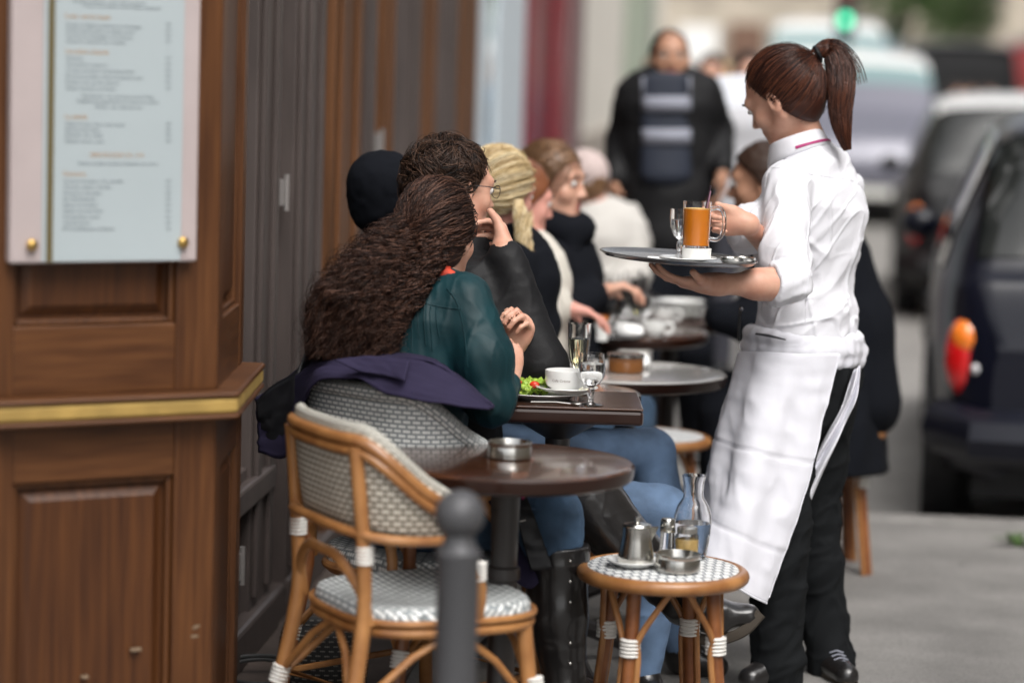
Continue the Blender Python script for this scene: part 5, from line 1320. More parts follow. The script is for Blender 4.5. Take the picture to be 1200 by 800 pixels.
# apron
def sheet(name, top, bot, nv, m_, parent, bulge=None, ripple=.006, rf=7, thick=.0016, seed=0, nu=90, hem=True, tdir=None):
    A, B = spline(top, nu), spline(bot, nu); rows = []
    arc = np.concatenate([[0], np.cumsum(np.linalg.norm(np.diff((A + B) / 2, axis=0), axis=1))])
    Nn = np.gradient((A + B) / 2, axis=0); Nn = np.cross(Nn, B - A); Nn /= np.linalg.norm(Nn, axis=1)[:, None]
    for j in range(nv):
        t = j / (nv - 1); P_ = A * (1 - t) + B * t
        if bulge is not None: P_ = P_ + np.array([bulge(i / (nu - 1), t) for i in range(nu)])
        Q = np.stack([arc * rf, np.full(nu, t * 1.3), np.full(nu, seed * 1.7)], 1)
        P_ = P_ + Nn * (ripple * (.3 + t) * vnoise(Q, 1.6, seed) - .0035 * math.exp(-((t - .44) / .008) ** 2) - .003 * math.exp(-((t - .80) / .008) ** 2) + .0030 * ridged(np.stack([arc * 30 + t * 6, np.full(nu, t * 9), arc * 0], 1), 1.0, seed + 2) + .002 * vnoise(np.stack([arc * 12, np.full(nu, t * 26), arc * 0], 1), 1, seed + 5))[:, None]
        rows.append(P_)
    q = MB(); q.grid(rows); o = q.build(name, m_, parent, solid=thick, sharp=0)
    return o, rows
top = [W(985, 414, 6.49), W(962, 414, 6.455), W(925, 414, 6.435), W(886, 412, 6.48), W(866, 412, 6.61), W(874, 418, 6.78), W(905, 417, 6.90), W(960, 420, 6.93), W(1007, 426, 6.78)]
bot = [W(897, 706, 6.42), W(885, 700, 6.38), W(858, 684, 6.34), W(831, 666, 6.38), W(821, 645, 6.52), W(826, 630, 6.70), W(850, 622, 6.86), W(895, 612, 6.98), W(937, 613, 6.88)]
def bul(u, t):
    o = np.zeros(3); w = 4 * t * (1 - t)
    if u < .18: o = o + RT * .004 * w * (1 - u / .18)
    if u > .85: o = o + RT * .042 * w * ((u - .85) / .15)
    return o - RT * .012 * w * math.exp(-((u - .5) / .2) ** 2)
ap, rows = sheet('apron', top, bot, 90, APRON, wt, bul, .020, 8, seed=3, nu=130)
for e_ in (0, -1):
    q = MB(); q.tube([r_[e_] for r_ in rows[::3]], .0028, 6); q.build('apron_hem', APRON, wt)
q = MB(); q.tube(rows[-1][::3], .0028, 6); q.build('apron_hem', APRON, wt)
fl_r = spline([W(1008, 428, 6.57), W(1005, 460, 6.56), W(992, 492, 6.56), W(974, 532, 6.55), W(940, 612, 6.54)], 40); fl_l = spline([W(1001, 434, 6.57), W(985, 480, 6.56), W(962, 522, 6.56), W(940, 565, 6.56), W(914, 604, 6.55)], 40)
q = MB(); rows_ = []
for i in range(40):
    rows_.append([lerp(fl_l[i], fl_r[i], t) + fw * (.012 * sin(t * 9 + i * .12) + .006 * sin(i * .5 + t * 4)) for t in np.linspace(0, 1, 16)])
q.grid(rows_); q.build('apron_flap', APRON, wt, solid=.0016, sharp=0)
# rolled waistband
s = SDF(); R_ = lambda a, k, z: W(941, z, 6.68) + S * .158 * k * cos(a) + nrm(np.cross([0, 0, 1], S)) * .128 * k * sin(a)
for zz, rr in ((396, .020), (410, .023), (422, .016)):
    N = 26
    for i in range(N):
        a, a2 = 2 * pi * i / N, 2 * pi * (i + 1) / N
        s.cone(R_(a, 1 + .02 * sin(3 * a + zz), zz + 3 * sin(a * 2 + zz)), R_(a2, 1 + .02 * sin(3 * a2 + zz), zz + 3 * sin(a2 * 2 + zz)), rr, rr, .012)
for p_ in (W(1000, 400, 6.70), W(1006, 412, 6.72), W(1001, 424, 6.70)): s.ball(p_, .026, .015)
sdf_obj('apron_waistband', s, .0045, APRON, wt, disp=fold(.004, 26, Dn(1, .1, 0), 3, .25), smooth=1)
q = MB(); q.tube([W(886, 391, 6.475), W(900, 393, 6.46), W(921, 398, 6.455)], [.006, .008, .004], 10, flat=.45); q.build('wallet', mat('dark_grey_cloth', (.05, .05, .055), rough=.6), wt)
q = MB(); q.tube([W(868, 358, 6.56), W(866, 385, 6.56), W(866, 400, 6.56)], .004, 8); q.build('pen', BLACKP, wt); q = MB(); q.ell(W(869, 362, 6.55), (.005,) * 3, 8); q.build('pen_clip', CHROME, wt)
# hair
s = cap_sdf(hc, ax, 1.03, .007, .006, n=(.86, -.50)); sdf_obj('hair', s, .004, HAIRW, wt, disp=lambda V: .0012 * vnoise(V, 60, 1))
tie = W(954, 66, 6.60)
tieI = tie + .0 * RT
hp = hair_wrap_paths(hc, ax, 1.03, tie, 2400, .0092, cut=.011, nv=(.86, -.50), jitter=.0016)
strands('hair_strands', hp, .0010, HW, wt)
q = MB(); tdir = nrm(W(966, 60, 6.60) - tie); q.tube([tie + tdir * .010 + .019 * (cos(a) * Dn(.3, -.7, .6) + sin(a) * nrm(np.cross(tdir, Dn(.3, -.7, .6)))) for a in np.linspace(0, 2 * pi, 20, endpoint=False)], .0055, 8, closed=True); q.build('hair_tie', JACK, wt)
q = MB(); q.ell(W(953, 63, 6.575), (.003,) * 3, 8); q.build('tie_bead', CHROME, wt)
pc = [W(950, 70, 6.60), W(960, 60, 6.60), W(974, 58, 6.61), W(984, 76, 6.60), W(986, 110, 6.58), W(986, 145, 6.56), W(993, 176, 6.56)]
strands('ponytail', bundle_paths(pc, [.012, .018, .031, .036, .036, .028, .010], 2600, 22, .0016, .10, 2, spreadlen=.40), .0010, HW, wt)
strands('flyaway_hair', bundle_paths([W(952, 68, 6.60), W(962, 57, 6.60), W(978, 58, 6.60), W(993, 78, 6.60), W(996, 100, 6.6)], [.010, .016, .028, .040, .050], 260, 16, .002, .08, 21, spreadlen=.5), .0008, HW, wt)
strands('nape_hair', hair_wrap_paths(hc, ax, 1.03, tie, 220, .012, cut=.018, nv=(.86, -.50), jitter=.003), .0007, HW, wt)
s = SDF(); s.chain(spline(pc[:-1], 12), np.interp(np.linspace(0, 1, 12), [0, .3, .6, 1], [.008, .012, .014, .008])); sdf_obj('ponytail_core', s, .005, HAIRW, wt)

# ---------------------------------------------------------------- woman in teal with long curly hair
wa = person('woman seen from behind with long curly dark hair and teal blouse in the armchair', G(480, 0, 5.98))
hc = W(514, 273, 6.0); hf, hu = Dn(.42, -.10, .90), Dn(.05, 1, 0)
nk = W(505, 325, 5.98); sR, sL = W(545, 352, 5.90), W(425, 350, 6.08); S = nrm(sR - sL)
elR, wrR = W(574, 470, 5.86), W(594, 446, 6.02); elL, wrL = W(540, 460, 6.20), W(600, 410, 6.18)
secs = [(W(490, 345, 5.98), (.130, .060)), (W(487, 375, 5.98), (.155, .095)), (W(482, 430, 5.98), (.145, .10)), (W(478, 500, 5.98), (.135, .10)), (W(474, 580, 5.98), (.165, .125))]
hipR, hipL = W(500, 596, 5.92), W(455, 590, 6.05); knR, anR = W(640, 606, 5.83), W(662, 800, 5.83); knL, anL = W(688, 588, 6.02), W(805, 706, 6.02)
toeR, toeL = anR + Dn(1, -.3, .1) * .15 , W(878, 722, 6.00)
b = SDF(); torso(b, secs, S); P, ax = head_sdf(b, hc, hf, hu, 1.02, .9, nk, .045)
arm(b, sR, elR, wrR, 0, (.043, .036, .025)); arm(b, sL, elL, wrL, 0, (.043, .036, .025))
hand_sdf(b, wrR, Dn(.05, 1, .2), Dn(-.2, -.05, 1), Dn(-.8, .3, 0), (.45, .5, .3), .95, .03, thumb=(.9, .3, .3))
hand_sdf(b, wrL, Dn(.35, .75, -.25), Dn(-.4, -.2, -.3), Dn(-.6, .6, -.3), (.5, .5, .3), .95, .03, thumb=(.9, .3, .3))
leg(b, hipR, knR, anR); leg(b, hipL, knL, anL); foot(b, anR, toeR, -.004); b.cone(anL, toeL - [0, 0, .01], .022, .016, .03)
sdf_obj('body', b, .005, [SKIN, LIP], wa, smooth=1, matfn=lipfn(P, 1.0)); eyes(P, ax, 1.02, wa)
s = SDF(); torso(s, secs[:4], S, .014, .05); s.ec(W(497, 338, 5.98), W(488, 372, 5.98), S, (.085, .05), (.165, .085), .05)
s.cone(sR, W(566, 420, 5.86), .064, .062, .035); s.cone(W(566, 420, 5.86), elR, .062, .056, .03); s.cone(elR, lerp(elR, wrR, .75), .055, .040, .02)
s.cone(sL, elL, .062, .052, .035); s.cone(elL, lerp(elL, wrL, .7), .050, .038, .02)
bl_ = sdf_obj('blouse', s, .005, TEALC, wa, disp=addf(fold(.006, 15, Dn(.15, 1, 0), 11, .22), fold(.003, 30, Dn(-.3, 1, 0), 14, .3)), smooth=2)
q = MB(); q.tube(spline([W(596, 594, 5.755), W(625, 596, 5.755), (W(655, 606, 5.762)), W(668, 622, 5.78)], 14), .0016, 6); q.build('jeans_seam', JEANL, wa)
for pts in ([(462, 352), (490, 354), (520, 360), (540, 362)], [(524, 338), (536, 356), (544, 390), (548, 430)]): seam(bl_, pts, wa, TEALC, r=.0018)
for k in range(7): seam(bl_, [(470 + k * 7, 357), (469 + k * 7, 372), (467 + k * 8, 396 + (k % 3) * 8)], wa, TEALC, r=.0022, name='gather', off=-.0008)
s = SDF(); [s.cone(W(498 + 22 * cos(a), 322 - 6 * sin(a), 5.98 - .06 * sin(a)), W(498 + 22 * cos(a + .4), 322 - 6 * sin(a + .4), 5.98 - .06 * sin(a + .4)), .020, .020, .02) for a in np.arange(-.6, 3.4, .4)]
s.cone(W(518, 320, 5.90), W(537, 326, 5.90), .016, .012, .02); sdf_obj('scarf', s, .005, SCARF, wa, disp=fold(.004, 40, Dn(1, 0, 0), 2))
# jeans and boots
s = SDF(); s.ec(W(476, 560, 5.98), W(474, 590, 5.98), S, (.165, .12), (.175, .13), .04); leg(s, hipR, knR, lerp(knR, anR, .24), .010, (.086, .066, .056)); s.cone(hipL, knL, .09, .066, .04)
sdf_obj('jeans', s, .006, JEAN, wa, disp=addf(fold(.006, 16, Dn(.2, -1, .1), 6, .3), fold(.003, 34, Dn(1, -.3, 0), 8, .4)))
s = SDF(); s.cone(W(652, 645, 5.83), lerp(knR, anR, .6), .078, .066, .02); s.cone(lerp(knR, anR, .6), anR, .066, .048, .02); s.cone(anR - [0, 0, .04], toeR, .042, .033, .03); s.ell(W(652, 640, 5.83) + [0, 0, .066], np.eye(3), (.2, .2, .062), .004, sub=True)
bt_ = sdf_obj('boot', s, .005, LEATH, wa, disp=fold(.004, 16, Dn(1, .1, 0), 5, .5))
for k in range(6):
    q = MB(); c = W(668, 657 + 24 * k, 5.760 + .003 * k); q.ell(c, (.0042, .0042, .0042), 10); q.build('boot_stud', STEEL, wa)
s = SDF(); s.cone(W(688, 584, 6.0), W(742, 648, 6.0), .084, .066, .03); s.cone(W(742, 648, 6.0), W(800, 703, 6.0), .064, .050, .03); s.cone(W(800, 705, 6.0), W(835, 722, 6.0), .042, .040, .03); s.cone(W(835, 722, 6.0), W(876, 720, 6.0), .038, .027, .03)
sdf_obj('boot', s, .005, LEATH, wa, disp=lambda V: fold(.007, 20, Dn(-.7, -.7, 0), 15, .6)(V) * np.clip((W(700, 650, 6)[2] - V[:, 2]) * 14 + .35, .25, 1))
q = MB(); q.tube(spline([W(800, 742, 5.99), W(835, 750, 5.99), W(870, 740, 5.98), W(892, 718, 5.98)], 16), .006, 8, flat=2.2); q.build('sole', SOLE, wa)
# hair
s = cap_sdf(hc, ax, 1.02, .012, .030, n=(.9, -.42)); sdf_obj('hair', s, .005, HAIRA, wa, disp=lambda V: .002 * vnoise(V, 50, 1))
pin = W(474, 268, 5.93)
hp = hair_wrap_paths(hc, ax, 1.02, W(478, 276, 5.90), 1300, .013, cut=.035, nv=(.9, -.42), jitter=.002, lift=.03)
hp = hp + .0025 * np.stack([np.sin(hp[..., 2] * 160 + hp[..., 0] * 90 + rng.random((len(hp), 1)) * 6.28) for _ in range(3)], -1)
strands('hair_strands', hp, .0012, HA, wa)
hp = hair_wrap_paths(hc, ax, 1.02, W(505, 335, 5.92), 500, .006, cut=.03, nv=(.9, -.42), jitter=.002, lift=.05)
C1 = [W(482, 262, 5.93), W(456, 295, 5.90), W(432, 330, 5.86), W(414, 370, 5.84), W(407, 425, 5.83)]
s = SDF(); s.chain([C1[0], C1[1], C1[2], C1[3], lerp(C1[3], C1[4], .7)], [.022, .036, .048, .056, .045], .03); s.cone(W(500, 280, 5.94), W(450, 340, 5.88), .035, .035, .03)
sdf_obj('hair_mass', s, .006, HAIRA, wa, disp=addf(lambda V: .012 * vnoise(V, 22, 1), lambda V: .006 * ridged(V, 45, 4)))
strands('curly_hair', curl_clumps(C1, [.030, .054, .078, .098, .104], 760, 9, 44, .009, .050, 5, .42), .0009, HA, wa)
C2 = [W(520, 262, 5.93), W(500, 300, 5.90), W(472, 345, 5.86), W(448, 385, 5.84), W(436, 424, 5.83)]
strands('curly_hair', curl_clumps(C2, [.030, .045, .045, .040, .034], 260, 9, 44, .008, .045, 9, .5), .0009, HA, wa)
strands('flyaway_hair', bundle_paths(C1, [.042, .072, .100, .122, .128], 560, 50, .012, .045, 15, spreadlen=.5), .0006, HA, wa)
q = MB(); q.tube([pin + Dn(0, 0, -1) * .035 + .0055 * (cos(a) * RT + sin(a) * UP) for a in np.linspace(0, 2 * pi, 14, endpoint=False)], .0018, 8, closed=True); q.build('hair_pin', BRASS, wa)

# her coat over the chair back
co = empty('navy_coat', (G(450, 0, 5.85)[0], G(450, 0, 5.85)[1], 0)); tag(co, 'dark navy coat hung over the back of the white woven armchair', 'coat')
rim = [W(300, 470, 5.98), W(345, 440, 5.90), (W(385, 424, 5.76)), W(440, 419, 5.70), W(500, 424, 5.63), W(545, 450, 5.62), W(578, 478, 5.62)]
lowr = [W(304, 530, 5.98), W(338, 532, 5.90), W(362, 448, 5.74), W(412, 442, 5.66), W(452, 458, 5.60), W(510, 470, 5.56), W(572, 482, 5.58)]
sheet('outer_cloth', rim, lowr, 16, COATN, co, ripple=.010, rf=8, thick=.005, seed=6, nu=80)
rimb = [W(298, 468, 5.99), W(345, 436, 5.94), W(385, 419, 5.92), W(440, 412, 5.92), W(500, 417, 5.90), W(545, 446, 5.84), W(580, 476, 5.80)]
sheet('outer_cloth', rimb, rim, 8, COATN, co, ripple=.005, rf=8, thick=.004, seed=7, nu=80)
sheet('lapel', [W(392, 422, 5.66), W(430, 417, 5.65), W(480, 422, 5.61)], [W(424, 436, 5.63), W(452, 440, 5.61), W(474, 446, 5.58)], 8, COATN, co, ripple=.002, thick=.004, seed=8, nu=30)
sheet('dark_collar_end', [W(300, 470, 5.97), W(318, 452, 5.93), W(350, 430, 5.90), W(366, 382, 5.99)], [W(310, 515, 5.97), W(330, 525, 5.93), W(362, 520, 5.90), W(374, 440, 5.95)], 14, COATL, co, ripple=.006, thick=.004, seed=18, nu=40)
sheet('hanging_side', [W(572, 560, 5.76), W(590, 556, 5.80), W(606, 560, 5.84)], [W(586, 668, 5.72), W(618, 690, 5.76), W(640, 668, 5.80)], 26, COATN, co, ripple=.012, rf=16, thick=.004, seed=9, nu=30)
sheet('front_facing', [W(592, 554, 5.745), W(600, 554, 5.75), W(608, 556, 5.755)], [W(622, 668, 5.715), W(636, 668, 5.72), W(648, 666, 5.725)], 26, COATL, co, ripple=.002, thick=.006, seed=10, nu=16)
q = MB(); q.tube([W(603, 562, 5.735), W(611, 580, 5.73), W(614, 584, 5.73)], .004, 6); q.build('red_tab', MAG, co)
q = MB(); q.tube([W(608, 611, 5.728), W(616, 609, 5.728)], .0014, 6); q.build('white_tack', WRAP, co)

# ---------------------------------------------------------------- generic seated / walking figures
def figure(label, head, f, hs, hairm, top_m, secs, S, arms, legs, leg_m, h=.012, hh=.007, skin=SKIN, jaw=1.0, puff=.010, cut=.02, nv=(.75, -.65), group=None, base=None, sleeve=2.0, off=.016, hand_d=None, legw=(.085, .06, .045), neckr=.052, u=None, disp=.005, strand=0, face=True):
    R = person(label, base if base is not None else G(600, 0, 7), group)
    hu_ = u if u is not None else np.array([0, 0, 1.0])
    b = SDF(); torso(b, secs, S); P_, ax_ = head_sdf(b, head, f, hu_, hs, jaw, lerp(secs[0][0], head, .12), neckr)
    for (sh, el, wr, hd) in arms:
        arm(b, sh, el, wr)
        if hd: hand_sdf(b, wr, *hd)
    for lg in legs: leg(b, *lg[:3], 0, tuple(x * .86 for x in legw)); foot(b, lg[2], lg[3])
    sdf_obj('body', b, hh, [skin, LIP], R, smooth=1, matfn=lipfn(P_, hs))
    if face: eyes(P_, ax_, hs, R)
    s = SDF(); torso(s, secs, S, off, .05); s.ec(lerp(secs[0][0], head, .10), secs[0][0], S, (.075, .06), (secs[0][1][0] + off, secs[0][1][1] + off), .05)
    for (sh, el, wr, hd) in arms: arm(s, sh, el, wr, off, (.052, .045, .032), t=sleeve - .08 if sleeve == 2 else sleeve)
    sdf_obj('top', s, h * .8, top_m, R, disp=addf(fold(disp, 12, Dn(.2, 1, 0), 3, .3), fold(disp * .5, 25, Dn(1, .3, 0), 5, .4)))
    if legs:
        s = SDF()
        for lg in legs: leg(s, lg[0], lg[1], lg[2], .008, legw)
        s.ec(secs[-1][0] + [0, 0, .05], secs[-1][0], S, (secs[-1][1][0] + .006, secs[-1][1][1] + .006), (secs[-1][1][0] + .006, secs[-1][1][1] + .006), .04)
        sdf_obj('trousers', s, h * .8, leg_m, R, disp=fold(disp, 14, Dn(1, .2, 0), 3, .4))
        for lg in legs:
            s = SDF(); foot(s, lg[2], lg[3], .006); sdf_obj('shoe', s, h * .7, LEATH, R)
    if hairm is not None:
        s = cap_sdf(head, ax_, hs, puff, cut, n=nv); sdf_obj('hair', s, h * .5, hairm, R, disp=lambda V: .003 * vnoise(V, 45, 1))
        if strand and hairm is BLONDE:
            strands('hair_strands', hair_wrap_paths(head, ax_, hs, head - ax_[1] * .10 - ax_[2] * .02, 2600, puff + .004, cut=cut + .01, nv=nv, jitter=.004, k=10, lift=.06), .0012, BL, R)
        elif strand:
            r_, f_, u_ = ax_
            hp_ = hair_wrap_paths(head, ax_, hs, head - f_ * .16 - u_ * .02 if hairm is BLONDE else head - f_ * .12 - u_ * .10, strand, puff + .002, cut=cut + .006, nv=nv, jitter=.003, k=9, lift=.03)
            ln = .25 + .2 * rng.random((len(hp_), 1, 1)); 
            base_ = hp_[:, :1]; k_ = hp_.shape[1]
            idx = (np.arange(k_)[None] * (.35)).astype(int)
            q_ = np.stack([hp_[:, 0] + (hp_[:, 4] - hp_[:, 0]) * t for t in np.linspace(0, 1, 9)], 1)
            cen = head - .014 * f_ + .03 * u_; v_ = q_ - cen; rad = np.linalg.norm(hp_[:, :1] - cen, axis=2)[..., None]; v_ = v_ / (np.linalg.norm(v_, axis=2)[..., None] + 1e-6) * rad
            q_ = cen + v_ + .003 * np.stack([vnoise(q_, 70, z_) for z_ in range(3)], -1)
            q_ = q_ + .004 * np.stack([vnoise(q_, 38, z_ + 5) for z_ in range(3)], -1); strands('hair_strands', q_, .0013, HC if hairm is HAIRC else hairm, R)
    return R, P_, ax_
Z = np.array([0, 0, 1.0])
def seated_secs(px, pyh, d, lean=0, w=1.0):
    """shoulders px,pyh to the pelvis on the seat"""
    top_ = W(px, pyh, d); pel = G(px - lean, .50, d)
    return [(top_, (.13 * w, .065)), (lerp(top_, pel, .14), (.165 * w, .105)), (lerp(top_, pel, .5), (.145 * w, .105)), (lerp(top_, pel, .75), (.14 * w, .11)), (pel, (.165 * w, .125))]

# man with glasses, black jacket, fist at his mouth
f = Dn(.86, -.10, .48); secs = seated_secs(535, 318, 6.40, 20); S = nrm(Dn(.45, 0, -.89))
shR, shL = W(552, 335, 6.26), W(528, 335, 6.56)
gm, P, ax = figure('man in glasses and black jacket resting his fist against his mouth', W(533, 220, 6.36), f, 1.02, HAIRC, JACK, secs, S,
    [(shR, W(634, 428, 6.22), W(590, 294, 6.24), (Dn(-.05, .45, .85), Dn(-1, .05, .05), Dn(0, 1, -.4), (.42, .42, .25), 1.02, .05)), (shL, W(590, 440, 6.50), W(640, 440, 6.45), (Dn(1, 0, 0), Dn(0, -1, 0), Dn(0, 0, -1), (.2, .2, .2), .95))],
    [(W(545, 530, 6.45), W(762, 530, 6.72), G(800, .08, 6.72), G(840, .03, 6.70)), (W(540, 560, 6.30), W(778, 600, 6.35), G(752, .08, 6.38), G(775, .03, 6.3))], JEANL, h=.008, hh=.0055, base=G(535, 0, 6.4), puff=.008, cut=.020, nv=(.86, -.5), u=Dn(.08, 1, 0), disp=.006, legw=(.070, .052, .042), face=True)
GOLDR = mat('spectacle_frame', (.25, .24, .23), rough=.25, metal=1)
for x in (-1, 1):
    q = MB(); q.tube([P(x * (.033 + .021 * cos(a)), .1005 - .004 * abs(cos(a)), .002 + .0155 * sin(a)) for a in np.linspace(0, 2 * pi, 24, endpoint=False)], .0011, 6, closed=True); q.tube([P(x * .054, .097, .008), P(x * .075, .05, .008), P(x * .078, -.01, .004)], .0014, 6); q.build('spectacle_rim', GOLDR, gm)
q = MB(); q.tube([P(-.012, .101, .006), P(0, .103, .009), P(.012, .101, .006)], .0011, 6); q.build('spectacle_bridge', GOLDR, gm)
# tousled curls pulled out at the back of his head
r_, f_, u_ = ax; hc_ = W(533, 220, 6.36)
def short_hair(head, ax_, hs, n, length, puff, cut, nv, m_, parent, back=.9, up=.5, wave=.006):
    r1, f1, u1 = ax_; st = hair_wrap_paths(head, ax_, hs, head - f1 * .2, n, puff, cut=cut, nv=nv, jitter=.002, k=3)[:, 0]
    cen = head - .014 * f1 + .03 * u1; o = st - cen; R0 = np.linalg.norm(o, axis=1)[:, None]; nn_ = o / R0
    g = np.random.default_rng(12); cl = np.stack([vnoise(st, 28, q) for q in range(3)], -1)
    dv = -f1 * back + u1 * .1 + cl * 1.5 + g.normal(size=st.shape) * .25; dv -= nn_ * (dv * nn_).sum(1)[:, None]; dv /= np.linalg.norm(dv, axis=1)[:, None]
    K = 9; out = []; L_ = length * (.5 + g.random((len(st), 1)))
    for t in np.linspace(0, 1, K):
        p = nn_ * R0 + dv * L_ * t; p = p / np.linalg.norm(p, axis=1)[:, None] * (R0 + up * L_ * np.sin(t * pi * .75) * .5)
        out.append(cen + p + wave * np.stack([vnoise(cen + p, 40, q + 9) for q in range(3)], -1) * t * 1.5)
    strands('hair_strands', np.stack(out, 1), .0012, m_, parent)
short_hair(hc_, ax, 1.02, 5600, .036, .006, .020, (.86, -.5), HC, gm, up=.30)
short_hair(hc_ - f_ * .012, ax, 1.02, 1200, .045, .007, -.03, (.86, -.5), HC, gm, up=.45)
# jacket collar and chest emblem
collar(gm, W(540, 300, 6.38), orth(Dn(.8, 0, .55), Dn(.05, 1, 0)), .072, .045, JACK, open_=.5, drop=.05)
q = MB(); ec = W(566, 362, 6.165); rows = [[ec + RT * (k * .014 * cos(a)) + UP * (k * .014 * sin(a) - .004) + Dn(.2, 0, -1) * .0 for a in np.linspace(-.15, pi * .62, 12)] for k in (.5, 1)]; q.grid(rows); q.build('white_emblem', mat('emblem_white', (.7, .7, .7), rough=.6), gm, solid=.001)

# person in the black knitted hat
f = Dn(.55, 0, .85); secs = seated_secs(452, 330, 6.72); S = Dn(.85, 0, -.52)
hh_ = W(456, 230, 6.68)
bh, P, ax = figure('person in a black beret seated next to the wall', hh_, f, 1.0, HAIRC, BLACKC, secs, S, [(W(505, 345, 6.62), W(540, 440, 6.7), W(590, 440, 6.8), None), (W(405, 345, 6.82), W(420, 430, 6.9), W(500, 460, 7.0), None)], [], JEAN, base=G(450, 0, 6.7), puff=-.004)
s = SDF(); r_, f_, u_ = ax; s.ell(hh_ + u_ * .035 - f_ * .03, [r_, f_, u_], (.092, .102, .084), .03); s.ell(hh_ - f_ * .05 - u_ * .02, [r_, f_, u_], (.080, .066, .085), .03); nn = nrm(f_ * .8 - u_ * .6); s.ell(hh_ + nn * 1.05, np.eye(3), (1, 1, 1), .01, sub=True)
sdf_obj('beret', s, .007, BLACKC, bh, disp=lambda V: .002 * vnoise(V, 60, 1))

# blonde woman
f = Dn(.72, -.12, .62); secs = seated_secs(592, 292, 7.22, 10); S = nrm(np.cross(f, Z)); hd = W(588, 226, 7.2)
bw, P, ax = figure('blonde woman with pinned up hair seated beyond the man in glasses', hd, f, .98, BLONDE, BLACKC, secs, S, [(W(600, 310, 7.06), W(610, 385, 7.1), W(640, 380, 7.2), None), (W(585, 310, 7.4), W(610, 385, 7.45), W(640, 380, 7.5), None)], [], JEAN, base=G(590, 0, 7.2), puff=.010, cut=.012, strand=700, skin=SKINP)
strands('loose_hair', bundle_paths([W(606, 236, 7.10), W(612, 262, 7.08), W(615, 292, 7.06), W(621, 330, 7.06)], [.016, .020, .022, .010], 700, 24, .004, .05, 3), .0010, BL, bw)
# rosy woman in cream knit
f = Dn(.93, -.16, .30); secs = seated_secs(618, 300, 7.62, 10); S = nrm(np.cross(f, Z)); hd = W(609, 234, 7.6)
rw, P, ax = figure('rosy cheeked woman in a cream knitted jumper next to the blonde woman', hd, f, 1.0, REDH, KNIT, secs, S, [(W(622, 315, 7.45), W(632, 368, 7.38), W(655, 360, 7.5), (Dn(1, -.15, 0), Dn(0, -1, 0), Dn(0, 0, 1), (.15, .2, .2), 1.0)), (W(620, 312, 7.78), W(640, 372, 7.8), W(672, 372, 7.85), None)], [], JEAN, base=G(618, 0, 7.6), puff=.014, cut=.018, skin=SKINP)
strands('long_blond_hair', bundle_paths([W(606, 222, 7.52), W(610, 260, 7.46), W(614, 300, 7.40), W(618, 335, 7.38)], [.03, .04, .035, .012], 600, 22, .004, .05, 4), .0011, BL, rw)
# man with dark scarf
f = Dn(.88, -.10, -.40); secs = seated_secs(655, 292, 7.98, 5); S = nrm(np.cross(f, Z)); hd = W(648, 214, 7.95)
sm_, P, ax = figure('young man with light brown hair and a dark scarf looking along the tables', hd, f, 1.06, BRUN, BLACKC, secs, S, [(W(640, 305, 7.82), W(655, 370, 7.75), W(700, 345, 7.9), (Dn(.9, .3, 0), Dn(0, -1, 0), Dn(0, 0, 1), (.3, .3, .2), 1.0)), (W(668, 300, 8.15), W(690, 365, 8.2), W(715, 350, 8.15), None)], [(G(650, .5, 7.9), G(740, .52, 8.0), G(745, .08, 8.0), G(775, .03, 8.0))], JEAN, base=G(655, 0, 8.0), puff=.012, cut=.014, nv=(.80, -.6), strand=600)
s = SDF(); cc = W(652, 268, 7.96)
for a in np.arange(0, 2 * pi, .35): s.cone(cc + .075 * (cos(a) * RT + sin(a) * fw) + Z * .012 * sin(a * 2), cc + .075 * (cos(a + .35) * RT + sin(a + .35) * fw) + Z * .012 * sin(a * 2 + .7), .038, .038, .03)
s.cone(W(665, 280, 7.9), W(668, 335, 7.86), .04, .035, .03); sdf_obj('scarf', s, .009, BLACKC, sm_, disp=fold(.006, 26, Dn(1, .3, 0), 2))
# person in white jacket with pink cap
f = Dn(-.5, -.1, .8); secs = seated_secs(712, 258, 9.8, 0, .95); S = nrm(np.cross(f, Z)); hd = W(684, 214, 9.8)
wj, P, ax = figure('person in a white jacket and pink cap at the far end of the tables', hd, f, 1.0, BRUN, WHITEJ, secs, S, [(W(738, 268, 9.75), W(744, 322, 9.7), W(722, 335, 9.6), None), (W(688, 268, 9.9), W(680, 320, 9.9), W(700, 330, 9.8), None)], [], JEAN, base=G(716, 0, 9.3), skin=SKINP, puff=.001)
s = SDF(); r_, f_, u_ = ax; s.ell(hd + u_ * .03 - f_ * .012, [r_, f_, u_], (.088, .108, .098), .02); nn = nrm(f_ * .85 - u_ * .5); s.ell(hd + nn * 1.03, np.eye(3), (1, 1, 1), .01, sub=True); s.cone(hd + f_ * .07 + u_ * .05, hd + f_ * .15 + u_ * .04, .03, .02, .02)
sdf_obj('cap', s, .009, mat('pink_cap', (.52, .42, .40), rough=.8), wj)

